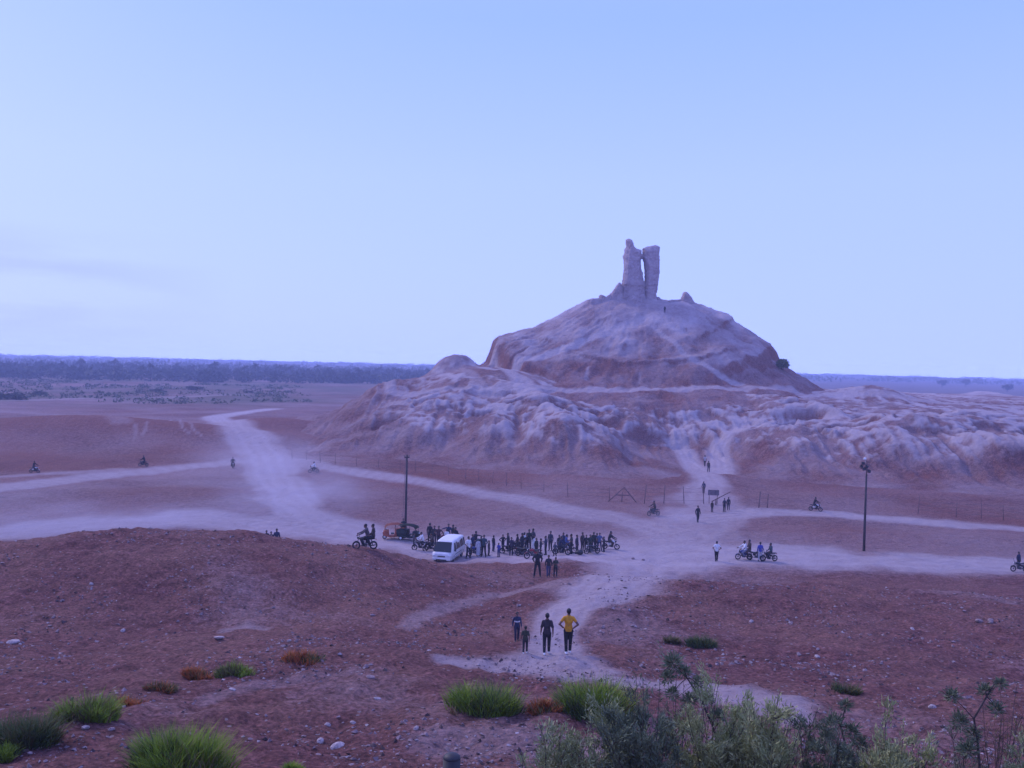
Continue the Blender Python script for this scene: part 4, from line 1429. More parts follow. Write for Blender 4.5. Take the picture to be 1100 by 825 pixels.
rickshaw(hit(423, 579), R(-80), 'orange three wheeler parked left of the tall bare pole', TARP_O, TARP_O)
rickshaw(hit(439, 580), R(75), 'dark green three wheeler with a canvas canopy at the foot of the pole', TARP_G, TARP_G)

# ----------------------------------------------------------------- poles
WOODP = flat_mat('weathered_pole', (.055, .045, .045), .8, var=.25, scale=3)
RUST = flat_mat('rusty_iron', (.14, .085, .08), .8, var=.3, scale=4)
WIRE = flat_mat('fence_wire', (.16, .13, .13), .7, .3)


def pole_px(px, ytop, py, label, lamp=False):
    p = hit(px, py)
    hgt = (py - ytop) * p.y / FOC
    t = thing('lamp_post' if lamp else 'utility_pole', label, 'lamp post' if lamp else 'pole', p)
    bm = bmesh.new()
    tube(bm, [(0, 0, -.5), (0, 0, hgt * .5), (0, 0, hgt)], [.125, .105, .08], 12)
    link('pole', to_mesh(bm, 'pole'), t, WOODP)
    return t, p, hgt


t, p, hh = pole_px(435.5, 488, 570, 'tall bare dark pole rising behind the three wheelers, left of the van')
bm = bmesh.new()
box(bm, (0, 0, hh - .25), (.5, .08, .10), bev=.015)
link('crossarm', to_mesh(bm, 'crossarm'), t, WOODP)
for s in (-1, 1):
    bm = bmesh.new()
    tube(bm, [(.2 * s, 0, hh - .2), (.2 * s, 0, hh - .1), (.2 * s, 0, hh - .02)], [.03, .05, .025], 8)
    link('insulator', to_mesh(bm, 'insulator'), t, STEEL)
bm = bmesh.new()
tube(bm, [(-.30, .02, 0), (-.22, .02, hh * .5), (-.14, .02, hh - .3)], .018, 6)
link('cable', to_mesh(bm, 'cable'), t, WIRE)
t, p, hh = pole_px(928, 509, 592, 'dark lamp post with a cluster of floodlights, beside the right hand tracks', True)
bm = bmesh.new()
tube(bm, [(0, 0, hh - .2), (0, 0, hh + 1.3)], [.06, .04], 8)
tube(bm, [(-.55, 0, hh + .55), (.25, 0, hh + .45)], .035, 8)
tube(bm, [(-.45, 0, hh + .9), (.10, 0, hh + .95)], .03, 8)
link('bracket', to_mesh(bm, 'bracket'), t, RUST)
for k, (x, z, a) in enumerate(((-.52, .72, .3), (-.25, .50, -.2), (.18, .30, .2), (-.38, 1.0, .1), (-.05, .72, .5))):
    bm = bmesh.new()
    rot = Matrix.Rotation(a, 3, 'Y') @ Matrix.Rotation(R(-25), 3, 'X')
    box(bm, (x, -.08, hh + z), (.32, .16, .26), rot, .02)
    fl = link('floodlight', to_mesh(bm, 'floodlight'), t, RUST)
    bm = bmesh.new()
    box(bm, V((x, -.08, hh + z)) + rot @ V((0, -.088, 0)), (.26, .02, .20), rot, .004)
    link('lamp_glass', to_mesh(bm, 'lamp_glass', False), fl, DARKST)
bm = bmesh.new()
ball(bm, (-.18, 0, hh + 1.42), (.13, .13, .13), 12, 8)
tube(bm, [(-.12, 0, hh + 1.1), (-.18, 0, hh + 1.32)], .02, 6)
link('globe', to_mesh(bm, 'globe'), t, LAMPGL)

# ----------------------------------------------------------------- fences
def fence(name, label, pxs, step, hgt, lean=.0, r=.035, wires=(.35, .85, 1.3)):
    pts = [hit(*p) for p in pxs]
    t = thing(name, label, 'fence', pts[0])
    o0 = V(pts[0])
    posts = []
    for a, c in zip(pts[:-1], pts[1:]):
        L = (c - a).length
        n = max(1, int(L / step))
        for k in range(n):
            q = a + (c - a) * (k / n)
            posts.append(q)
    posts.append(V(pts[-1]))
    rnd = random.Random(name + label)
    tops = []
    for q in posts:
        z = land_z(q.x, q.y)
        ht = hgt * rnd.uniform(.80, 1.08)
        ln = V((rnd.uniform(-1, 1) * .10, rnd.uniform(-1, 1) * .08, 0)) * ht
        bm = bmesh.new()
        base = V((q.x, q.y, z - .2)) - o0
        tube(bm, [base, base + ln + V((0, 0, ht + .2))], [r, r * .85], 6)
        link('post', to_mesh(bm, 'post'), t, RUST)
        tops.append((base, ln, ht))
    for w in wires:
        bm = bmesh.new()
        for (b0, l0, h0), (b1, l1, h1) in zip(tops[:-1], tops[1:]):
            if rnd.random() < .14:
                continue
            p0, p1 = b0 + l0 * (w / h0) + V((0, 0, w + .2)), b1 + l1 * (w / h1) + V((0, 0, w + .2))
            m_ = (p0 + p1) / 2 - V((0, 0, rnd.uniform(.02, .16)))
            tube(bm, [p0, m_, p1], .012, 4)
        link('wire', to_mesh(bm, 'wire'), t, WIRE)
    return t


fence('wire_fence', 'long leaning wire fence along the foot of the mound left of the gate', [(314, 493), (360, 499), (430, 505), (500, 514), (560, 525), (610, 533), (655, 537)], 2.9, 1.75)
fence('wire_fence', 'short fence of taller posts just left of the gate', [(692, 541), (713, 541), (735, 541), (756, 541)], 6, 2.5, r=.05, wires=(.4, .9, 1.4, 1.9))
fence('wire_fence', 'sparse wire fence below the pale badlands at the right edge', [(986, 552), (1027, 556), (1054, 557), (1078, 559), (1110, 562), (1150, 566)], 2.6, 2.1, wires=(.5, 1.1, 1.6))
fence('wire_fence', 'pair of rusty posts with wire right of the gate', [(815, 545.5), (824, 545.5)], 5, 2.0, r=.06, wires=(.5, .9, 1.3, 1.7))

t = thing('timber_brace', 'leaning triangular brace of rough poles at the end of the long fence', 'brace', hit(668, 539))
for a, c in (((-1.7, 0, -.05), (.25, 0, 1.75)), ((.25, .05, 1.72), (1.75, .05, -.05)), ((0, .1, -.1), (0.05, .1, 1.15)), ((-.8, -.05, .82), (.9, -.05, .80))):
    bm = bmesh.new()
    tube(bm, [a, c], [.06, .045], 8)
    link('pole', to_mesh(bm, 'pole'), t, RUST)
g = hit(766, 541)
t = thing('sign_board', 'small weathered board on two posts inside the gate opening', 'sign', g)
for s in (-1, 1):
    bm = bmesh.new()
    tube(bm, [(.5 * s, 0, -.1), (.5 * s, 0, 1.7)], .035, 8)
    link('post', to_mesh(bm, 'post'), t, RUST)
bm = bmesh.new()
box(bm, (0, -.05, 1.35), (1.35, .05, .65), bev=.01)
link('board', to_mesh(bm, 'board', False), t, flat_mat('weathered_board', (.17, .13, .14), .8, var=.3, scale=3))
t = thing('barrier', 'slanting barrier pole half raised at the gate', 'barrier', hit(769, 542.5))
bm = bmesh.new()
tube(bm, [(0, 0, -.1), (0, 0, .75)], .07, 8)
link('post', to_mesh(bm, 'post'), t, RUST)
bm = bmesh.new()
tube(bm, [(-.5, -.1, .45), (1.7, -.1, 1.65)], [.06, .045], 8)
link('arm', to_mesh(bm, 'arm'), t, RUST)

# dark post just below the viewpoint, its rounded top at the bottom edge of the picture
pt = at_depth(485.5, 809, 10.5)
gz = land_z(pt.x, pt.y)
t = thing('bollard', 'dark post with a rounded top at the very bottom of the picture', 'post', (pt.x, pt.y, gz))
bm = bmesh.new()
hh = pt.z - gz
tube(bm, [(0, 0, -.3), (0, 0, hh - .06)], .105, 20)
link('shaft', to_mesh(bm, 'shaft'), t, PLASTIC)
bm = bmesh.new()
ball(bm, (0, 0, hh - .058), (.106, .106, .058), 20, 10)
link('cap', to_mesh(bm, 'cap'), t, PLASTIC)

# ----------------------------------------------------------------- the ruined tower and broken masonry on the summit
def brick_material():
    m, nt, b = new_mat('old_fired_brick')
    tc = N(nt, 'ShaderNodeTexCoord').outputs['Object']
    n1 = noise_tex(nt, tc, .35, 6, .6)
    n2 = noise_tex(nt, tc, 2.2, 5, .65)
    col = ramp(nt, n2, [(.3, (.30, .22, .23)), (.5, (.42, .32, .33)), (.7, (.52, .42, .43))])
    col = mix(nt, mth(nt, 'MULTIPLY', ramp(nt, n1, [(.42, 0.0), (.65, 1.0)]), .6), col, (.54, .45, .46))
    br = N(nt, 'ShaderNodeTexBrick')
    br.inputs['Scale'].default_value = 1.6
    br.inputs['Mortar Size'].default_value = .03
    br.inputs['Color1'].default_value = (1, 1, 1, 1)
    br.inputs['Color2'].default_value = (.82, .80, .80, 1)
    br.inputs['Mortar'].default_value = (.66, .63, .64, 1)
    rotm = N(nt, 'ShaderNodeMapping')
    rotm.inputs['Rotation'].default_value = (R(90), 0, 0)
    nt.links.new(tc, rotm.inputs['Vector'])
    nt.links.new(rotm.outputs[0], br.inputs['Vector'])
    col = mix(nt, .5, col, br.outputs['Color'], 'MULTIPLY')
    nt.links.new(col, b.inputs['Base Color'])
    b.inputs['Roughness'].default_value = .95
    b.inputs['Specular IOR Level'].default_value = .15
    bp = N(nt, 'ShaderNodeBump')
    bp.inputs['Strength'].default_value = .9
    bp.inputs['Distance'].default_value = .25
    nt.links.new(mth(nt, 'ADD', n1, n2), bp.inputs['Height'])
    nt.links.new(bp.outputs[0], b.inputs['Normal'])
    return m


BRICK = brick_material()


def masonry(name, outline, depth, z0, parent=None, vox=.22, rough=.35, seed=0, mat=None, taper=.55):
    """thick block of broken masonry from its profile (metres, in the plane across the sight line)"""
    cx = sum(p[0] for p in outline) / len(outline)
    cz = sum(p[1] for p in outline) / len(outline)
    bm = bmesh.new()
    prev = None
    K = 9
    for k in range(K):
        q = -1 + 2 * k / (K - 1)
        sc = (1 - abs(q) ** 3.0 * (1 - taper))
        row = []
        for x, z in outline:
            row.append(bm.verts.new((cx + (x - cx) * sc, q * depth / 2 * (1.0 + .0 * z), z if z < cz else cz + (z - cz) * (.55 + .45 * sc))))
        if prev:
            n = len(row)
            for i in range(n):
                bm.faces.new((prev[i], prev[(i + 1) % n], row[(i + 1) % n], row[i]))
        else:
            bm.faces.new(row[::-1])
        prev = row
    bm.faces.new(prev)
    bmesh.ops.triangulate(bm, faces=bm.faces[:])
    bmesh.ops.recalc_face_normals(bm, faces=bm.faces[:])
    me = remeshed(bm, name, vox, 0)
    off = V((seed * 7.3, seed * 3.1, 0))
    nr = [v.normal.copy() for v in me.vertices]
    for v, n in zip(me.vertices, nr):
        p = v.co
        f = mnoise.fractal((p * .45) + off, 1.0, 2.0, 4)
        g = mnoise.noise(V((p.x * 1.1, p.y * 1.1, p.z * .16)) + off)       # upright flutes
        c = mnoise.noise(V((p.x * .3, p.y * .3, p.z * 2.2)) + off)         # courses
        blk = mnoise.cell(V((p.x * 1.5, p.y * 1.5, p.z * 1.9)) + off) + .6 * mnoise.cell(V((p.x * 3.1, p.y * 3.1, p.z * 3.6)) + off)
        v.co = p + V((n.x, n.y, n.z * .6)) * (.05 * blk + rough * (.8 * f + .8 * g + .3 * c + 0.34 * mnoise.fractal(p * 1.9 + off, .8, 2.0, 4) - .9 * max(0, .28 - abs(mnoise.noise(V((p.x * .7, p.y * .7, p.z * .12)) + off * 2)) * 2.5)))
    return link(name, me, parent, mat or BRICK)


def at_plane(px, py, d, o):
    p = at_depth(px, py, d)
    return (p.x - o.x, p.z - o.z)


TB = hit(688, 323)
TB.y = max(TB.y, 217)
TD = TB.y + 1.0
base = at_depth(688, 326, TD)
tower = thing('ruined_tower', 'tall split stump of a ruined brick tower crowning the mound', 'ruin', base)
cpx = lambda pts: [at_plane(620 + x / 6.875, 240 + y / 6.875, TD, base) for x, y in pts]
LEFT = [(285, 625), (318, 540), (330, 470), (345, 400), (350, 330), (345, 240), (354, 190), (366, 172), (364, 122), (384, 114), (402, 128), (412, 165), (432, 186), (471, 200), (473, 245), (464, 290), (468, 335), (483, 395), (498, 460), (506, 540), (515, 630)]
RIGHT_ = [(488, 625), (492, 540), (497, 470), (503, 410), (505, 350), (493, 285), (480, 245), (484, 183), (530, 172), (572, 162), (608, 174), (607, 240), (602, 330), (602, 400), (592, 460), (584, 530), (590, 625)]
masonry('left_pillar', cpx(LEFT), 5.0, 0, tower, .13, .27, 1)
masonry('right_pillar', cpx(RIGHT_), 4.4, 0, tower, .13, .26, 2)
masonry('wedged_stone', cpx([(458, 232), (470, 226), (492, 232), (494, 252), (478, 262), (462, 256)]), 2.2, 0, tower, .12, .12, 3)
masonry('buttress', cpx([(275, 650), (320, 600), (350, 560), (390, 530), (430, 540), (470, 570), (520, 600), (560, 650)]), 8.5, 0, tower, .22, .35, 9, taper=.3)

BLK = [
    ('jagged dark masonry stump leaning against the left side of the tower', [(225, 560), (240, 525), (262, 505), (280, 470), (305, 440), (318, 436), (332, 455), (345, 520), (345, 575)], 3.4),
    ('low broken wall stump left of the jagged masonry', [(158, 562), (165, 530), (180, 524), (195, 540), (232, 545), (248, 520), (262, 545), (262, 575), (160, 580)], 2.6),
    ('flat ledge of masonry at the far left of the summit', [(70, 595), (80, 566), (110, 555), (155, 552), (190, 556), (195, 590), (90, 606)], 3.0),
    ('rounded lump of masonry close to the right foot of the tower', [(570, 600), (578, 552), (598, 540), (618, 560), (628, 590), (600, 610)], 3.0),
    ('large pointed masonry block right of the tower', [(745, 610), (760, 565), (778, 535), (785, 508), (800, 502), (820, 520), (842, 548), (860, 575), (862, 612), (800, 622)], 3.6),
    ('long low masonry lump between the tower and the pointed block', [(655, 595), (665, 575), (695, 562), (735, 568), (765, 560), (775, 610), (700, 615)], 3.0),
    ('small masonry stub on the right shoulder of the summit', [(870, 625), (885, 600), (905, 596), (925, 610), (960, 628), (1000, 640), (1010, 665), (900, 650)], 2.6),
]
for i, (lab, o, dp) in enumerate(BLK):
    mx, my = sum(p[0] for p in o) / len(o), max(p[1] for p in o)
    dd = TD - .5
    b0 = at_depth(620 + mx / 6.875, 240 + my / 6.875, dd)
    r_ = masonry('masonry_block', [at_plane(620 + x / 6.875, 240 + (y if y < my - 30 else y + 12) / 6.875, dd, b0) for x, y in o], dp, 0, None, .16, .28, 11 + i)
    r_.location = b0
    tag(r_, lab, 'masonry', 'fallen masonry on the summit')

# broken chunk standing on the right rim of the cone
b0 = at_depth(786, 352, 222)
o = [at_plane(x, y, 222, b0) for x, y in ((774, 352), (775, 341), (779, 338), (784, 340), (785, 348), (790, 354), (786, 358), (776, 357))]
r_ = masonry('masonry_block', o, 3.0, 0, None, .16, .25, 31)
r_.location = b0
tag(r_, 'squarish masonry block on the right skyline of the cone', 'masonry', 'fallen masonry on the summit')

# ----------------------------------------------------------------- plants
def leaf_mat(name, lo, hi, scale=3.0, tip=None):
    m, nt, b = new_mat(name)
    tc = N(nt, 'ShaderNodeTexCoord').outputs['Object']
    f = noise_tex(nt, tc, scale, 4, .7)
    col = ramp(nt, f, [(.3, lo), (.7, hi)])
    if tip:
        at = N(nt, 'ShaderNodeAttribute', attribute_name='tip')
        col = mix(nt, at.outputs['Fac'], col, tip)
    nt.links.new(col, b.inputs['Base Color'])
    b.inputs['Roughness'].default_value = .7
    b.inputs['Specular IOR Level'].default_value = .25
    return m


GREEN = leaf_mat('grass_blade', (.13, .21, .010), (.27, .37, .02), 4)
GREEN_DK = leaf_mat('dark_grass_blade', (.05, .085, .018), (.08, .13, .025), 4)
ORANGE = leaf_mat('rust_coloured_herb', (.36, .09, .02), (.50, .16, .03), 4)
OLIVEG = leaf_mat('olive_herb', (.10, .09, .025), (.15, .13, .03), 4)
DRY = leaf_mat('dry_grass_blade', (.22, .15, .06), (.34, .25, .11), 4)
GREYG = leaf_mat('grey_green_leaf', (.23, .27, .11), (.40, .42, .20), 3)
FEATH = leaf_mat('feathery_yellow_green_leaf', (.26, .30, .10), (.45, .46, .21), 3)
DARKG = leaf_mat('dark_green_leaf', (.10, .13, .065), (.20, .235, .13), 3)
BARK = flat_mat('twig_bark', (.075, .055, .048), .85, var=.25)
PALMG = leaf_mat('palm_frond', (.030, .045, .028), (.060, .075, .042), .3)
PALMT = flat_mat('palm_trunk', (.06, .045, .04), .9)
WOODG = leaf_mat('grove_leaf', (.028, .042, .026), (.065, .080, .045), .05)


class Soup:
    """collects thin faces and builds them as one mesh"""
    def __init__(self):
        self.v, self.f = [], []

    def blade(self, a, d, n, ln, w, bend, seg=3):
        i = len(self.v)
        side = d.cross(n).normalized() * w
        p = V(a)
        for k in range(seg + 1):
            t = k / seg
            ww = 1 - t ** 1.6
            q = p + d * ln * t + n * bend * ln * t * t
            if k < seg:
                self.v += [q - side * ww, q + side * ww]
            else:
                self.v.append(q)
        for k in range(seg - 1):
            j = i + 2 * k
            self.f.append((j, j + 1, j + 3, j + 2))
        j = i + 2 * (seg - 1)
        self.f.append((j, j + 1, j + 2))

    def leaf(self, p, d, s, w):
        i = len(self.v)
        a = V((random.gauss(0, 1), random.gauss(0, 1), random.gauss(0, 1)))
        side = d.cross(a)
        if side.length < 1e-4:
            return
        side = side.normalized() * w
        self.v += [p, p + d * s * .5 + side, p + d * s, p + d * s * .5 - side]
        self.f.append((i, i + 1, i + 2, i + 3))

    def mesh(self, name):
        me = bpy.data.meshes.new(name)
        me.from_pydata([tuple(v) for v in self.v], [], self.f)
        me.update()
        return me


def tuft(px, py, wpx, hpx, label, mats, seed, n=900, cat='grass clump', name='grass_clump', d=None, ry=.7):
    """low clump of blades; several colours make several parts"""
    random.seed(seed)
    p = hit(px, py)
    w = wpx * p.y / FOC / 2
    h = hpx * p.y / FOC
    t = thing(name, label, cat, p, 0, 'low grass and herb clumps')
    tot = sum(m[2] for m in mats)
    for nm, m, share in mats:
        S = Soup()
        cl = [(random.uniform(-.75, .75) * w, random.uniform(-.75, .75) * w * ry, random.uniform(.55, 1.0)) for _ in range(9)]
        for k in range(int(1.7 * n * share / tot)):
            cx, cy, chh = random.choice(cl)
            x, y = cx + random.gauss(0, w * .18), cy + random.gauss(0, w * .18 * ry)
            q = (x / w) ** 2 + (y / (w * ry)) ** 2
            if q > 1:
                continue
            z = land_fast(p.x + x, p.y + y) - p.z - .03
            a = random.uniform(0, 6.283)
            out = V((x / w * .5 + .35 * math.cos(a), y / w * .5 + .35 * math.sin(a), 1)).normalized()
            nn = V((math.cos(a), math.sin(a), -.2)).normalized()
            hh = h * 1.12 * (.6 + .4 * chh) * math.sqrt(max(.08, 1 - .85 * q)) * random.uniform(.55, 1.12)
            S.blade(V((x, y, z)), out, nn, hh, random.uniform(.008, .016) * max(1, p.y / 26), random.uniform(.1, .5))
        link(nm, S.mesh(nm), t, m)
    return t


def land_fast(x, y):
    i = min(max(int(np.searchsorted(rad, math.hypot(x, y))) - 1, 0), len(rad) - 2)
    j = min(max(int(round((math.degrees(math.atan2(x, y)) + 42) / .135)), 0), len(az_in) - 1)
    f = (math.hypot(x, y) - rad[i]) / (rad[i + 1] - rad[i])
    return float(GZ[i, j] * (1 - f) + GZ[i + 1, j] * f)


tuft(521, 767, 88, 36, 'bright green grass clump left of centre at the foot of the slope', [('green_blades', GREEN, 3), ('darker_blades', GREEN_DK, 1), ('dry_blades', DRY, .25)], 1, 1500)  # darker green blades are mixed at random among the bright ones
tuft(643, 770, 86, 46, 'bright green grass clump behind the wispy grey shrubs', [('green_blades', GREEN, 3), ('darker_blades', GREEN_DK, 1), ('dry_blades', DRY, .25)], 2, 1500)
tuft(198, 828, 112, 50, 'large round bright green grass tuft at the bottom left', [('green_blades', GREEN, 4), ('darker_blades', GREEN_DK, 1), ('dry_blades', DRY, .25)], 3, 2400)
tuft(90, 771, 70, 32, 'green grass clump beside the pale stones on the lower left', [('green_blades', GREEN, 3), ('olive_blades', OLIVEG, 1), ('dry_blades', DRY, .25)], 4, 1300)
tuft(22, 800, 80, 40, 'brownish green herb patch at the left edge', [('olive_blades', OLIVEG, 3), ('dark_blades', GREEN_DK, 2)], 5, 1300)
tuft(0, 812, 40, 18, 'small green tuft below the brownish patch at the left edge', [('green_blades', GREEN, 2), ('dark_blades', GREEN_DK, 1)], 6, 500)
tuft(252, 723, 42, 15, 'yellow green herb strip in the little gully', [('green_blades', OLIVEG, 2), ('fresh_blades', GREEN, 2)], 7, 600)
tuft(213, 729, 34, 14, 'rust orange herb patch left of the yellow green strip', [('orange_stems', ORANGE, 3), ('olive_blades', OLIVEG, 1)], 8, 500)
tuft(172, 740, 36, 12, 'dull olive and rust herb patch at the lower end of the gully', [('orange_stems', ORANGE, 1), ('olive_blades', OLIVEG, 2)], 9, 400)
tuft(138, 757, 40, 10, 'thin rust coloured herbs right of the left green clump', [('orange_stems', ORANGE, 2), ('olive_blades', OLIVEG, 1)], 10, 350)
tuft(326, 709, 50, 12, 'rust orange herbs at the upper end of the gully', [('orange_stems', ORANGE, 3), ('dark_blades', GREEN_DK, 1)], 11, 500)
tuft(585, 764, 40, 16, 'reddish dry herbs between the two green clumps', [('orange_stems', ORANGE, 2), ('olive_blades', OLIVEG, 1)], 12, 450)
tuft(753, 694, 36, 15, 'dark green low bush on the stony right mound', [('dark_blades', GREEN_DK, 3), ('olive_blades', OLIVEG, 1)], 13, 600)
tuft(722, 690, 20, 10, 'small dry olive herb left of the dark green bush', [('olive_blades', OLIVEG, 1)], 14, 200)
tuft(908, 744, 34, 14, 'thin yellowish herb on the right slope below the stones', [('olive_blades', OLIVEG, 2), ('dark_blades', GREEN_DK, 1)], 15, 350)
tuft(314, 828, 24, 12, 'tiny green tuft at the bottom edge right of the large one', [('green_blades', GREEN, 1)], 16, 250)
tuft(612, 499, 24, 7, 'dark dry bush at the foot of the badlands', [('dark_blades', GREEN_DK, 1)], 18, 350)


def shrub(px, ytop, d, wpx, label, leaf, seed, stems=16, leaves=1400, lsize=.085, sparse=.0, lean=0.0, spread=1.0):
    """wispy shrub: many thin stems rising from one root, small leaves along the upper parts"""
    random.seed(seed)
    r_ = ray(px, 800)
    x0, y0 = r_.x / r_.y * d, d
    z0 = land_fast(x0, y0)
    top = at_depth(px, ytop, d).z
    h = max(.4, top - z0)
    w = wpx * d / FOC / 2
    t = thing('shrub', label, 'shrub', (x0, y0, z0), 0, 'wispy shrubs below the viewpoint')
    bm = bmesh.new()
    L = Soup()
    paths = []
    for k in range(stems):
        a = random.uniform(0, 6.283)
        rr = math.sqrt(random.random()) * w * spread
        hh = h * random.uniform(.6, 1.0) * (1 - .35 * (rr / (w * spread + .01)) ** 2)
        tip = V((rr * math.cos(a) + lean * hh, rr * math.sin(a) * .8, hh))
        mid = V((tip.x * .35 + random.gauss(0, .05), tip.y * .35 + random.gauss(0, .05), hh * .55))
        b0 = V((rr * .15 * math.cos(a), rr * .15 * math.sin(a), -.1))
        pts = []
        for q in range(7):
            u = q / 6
            pts.append(b0 * (1 - u) ** 2 + mid * 2 * u * (1 - u) + tip * u * u + V((random.gauss(0, .012), random.gauss(0, .012), 0)))
        tube(bm, pts, [.008 * (1 - q / 7.5) + .0015 for q in range(7)], 5, caps=False)
        paths.append(pts)
        for tw in range(4):
            u = random.uniform(.45, .95)
            i = int(u * 6)
            p0 = pts[i]
            dv = V((random.gauss(0, 1), random.gauss(0, 1), random.uniform(.5, 1.8))).normalized() * hh * random.uniform(.10, .24)
            tube(bm, [p0, p0 + dv * .5 + V((random.gauss(0, .01), 0, 0)), p0 + dv], [.005, .004, .002], 4, caps=False)
            paths.append([p0 + dv * (s / 6) for s in range(7)])
    link('stem', to_mesh(bm, 'stem'), t, BARK)
    long = [p for p in paths]
    for k in range(int(leaves * (1.3 if sparse else 3.6))):
        pts = random.choice(long)
        u = random.uniform(.25 if not sparse else .55, 1.0)
        i = min(5, int(u * 6))
        p = pts[i] + (pts[i + 1] - pts[i]) * (u * 6 - i)
        p = p + V((random.gauss(0, .035), random.gauss(0, .035), random.gauss(0, .035)))
        dv = ((pts[i + 1] - pts[i]).normalized() + V((random.gauss(0, .6), random.gauss(0, .6), random.gauss(.3, .5)))).normalized()
        L.leaf(p, dv, lsize * random.uniform(.5, 1.4), lsize * random.uniform(.05, .13))
    link('foliage', L.mesh('foliage'), t, leaf)
    return t


shrub(600, 746, 12.6, 117, 'wispy grey green shrub at the left end of the bottom row', GREYG, 31, 18, 2200)
shrub(652, 734, 13.2, 130, 'grey green shrub in front of the green grass clump', GREYG, 32, 24, 4200)
shrub(700, 718, 12.4, 143, 'dense dark grey green shrub at the left of the feathery one', DARKG, 33, 26, 4200)
shrub(728, 692, 15.5, 40, 'tall thin shrub leaning left with a dark leafy head', DARKG, 34, 7, 900, .06, 1.0, -.02)
shrub(752, 704, 15.0, 44, 'tall sparse twiggy shrub right of the leafy headed one', GREYG, 35, 8, 500, .05, 1.0, .12)
shrub(768, 721, 12.8, 117, 'bushy yellow green feathery shrub, left one of the feathery pair', FEATH, 36, 30, 5200)
shrub(820, 728, 12.4, 130, 'bushy yellow green feathery shrub, right one of the feathery pair', FEATH, 37, 30, 5200)
shrub(848, 720, 14.5, 50, 'bare twiggy shrub sticking up behind the right feathery shrub', GREYG, 38, 9, 160, .045, 1.0, .1)
shrub(886, 754, 12.6, 109, 'dark bushy shrub right of the feathery pair', DARKG, 39, 24, 4000)
shrub(930, 762, 14.2, 56, 'thin reddish twiggy shrub between two dark shrubs', OLIVEG, 40, 9, 450, .05, 1.0)
shrub(962, 744, 12.6, 104, 'mid green bushy shrub near the right end of the bottom row', FEATH, 41, 22, 3000)
shrub(990, 782, 12.6, 60, 'low dark shrub beside the mid green one', DARKG, 42, 16, 2000)
shrub(1036, 734, 14.0, 56, 'sparse tall shrub with small dark leaf heads near the right edge', DARKG, 43, 12, 1300, .055, 1.0)
shrub(1072, 720, 14.4, 66, 'tall open olive shrub with bare branches near the right edge', OLIVEG, 44, 13, 900, .05, 1.0, .05)
shrub(1102, 762, 13.0, 56, 'dull green shrub cut by the right edge', GREYG, 45, 14, 1500)
shrub(560, 792, 12.0, 50, 'thin bare sprig left of the grey green shrubs', GREYG, 46, 6, 120, .04, 1.0, -.1)

def leaning(label, d, stem_px, heads, leaf, seed, cat='shrub'):
    """one leaning stem with separate leafy heads, given by what is seen of it at depth d"""
    random.seed(seed)
    pts = [at_depth(px, py, d) for px, py in stem_px]
    b0 = V((pts[0].x, pts[0].y, land_fast(pts[0].x, pts[0].y)))
    t = thing('shrub', label, cat, b0, 0, 'wispy shrubs below the viewpoint')
    loc = [V((0, 0, -.1))] + [p - b0 for p in pts]
    bm = bmesh.new()
    n = len(loc)
    tube(bm, loc, [.022 * (1 - k / (n + 1)) + .003 for k in range(n)], 6)
    S = Soup()
    for px, py, r_ in heads:
        c = at_depth(px, py, d + random.uniform(-.1, .1)) - b0
        w = r_ * d / FOC
        near = min(loc, key=lambda q: (q - c).length)
        tube(bm, [near, (near + c) / 2 + V((0, 0, .02)), c], [.009, .006, .004], 5)
        for k in range(int(60 + 900 * (w / .3) ** 2)):
            dv = V((random.gauss(0, 1), random.gauss(0, 1), random.gauss(.25, 1))).normalized()
            p = c + dv * w * random.random() ** .5 * random.uniform(.4, 1.0)
            S.leaf(p, (dv + V((random.gauss(0, .5), random.gauss(0, .5), .3))).normalized(), random.uniform(.05, .11), random.uniform(.006, .012))
        for k in range(5):
            dv = V((random.gauss(0, 1), random.gauss(0, 1), random.gauss(.4, 1))).normalized()
            tube(bm, [c, c + dv * w * .9], [.004, .002], 4)
    link('stem', to_mesh(bm, 'stem'), t, BARK)
    link('foliage', S.mesh('foliage'), t, leaf)
    return t


leaning('tall leaning shrub with a dark round leafy head, above the grey green mass', 13.2, [(775, 815), (765, 778), (752, 750), (738, 728), (722, 712)], [(722, 712, 12), (717, 728, 8), (735, 722, 7), (750, 735, 7), (741, 752, 8), (760, 752, 7), (722, 745, 7), (770, 770, 8)], DARKG, 131)
leaning('thin leaning shrub with dark leafy heads left of the right edge', 13.6, [(1052, 822), (1050, 795), (1046, 772), (1060, 748), (1068, 735)], [(1031, 776, 12), (1022, 748, 9), (1046, 790, 9), (1058, 742, 8), (1070, 762, 8), (1040, 806, 12), (1075, 735, 6)], DARKG, 132)
leaning('thin shrub with a few dark heads between the mid green shrub and the right edge', 13.8, [(905, 822), (908, 800), (903, 780), (908, 760)], [(908, 758, 7), (897, 775, 9), (915, 786, 9), (888, 792, 10), (925, 800, 9)], DARKG, 133)

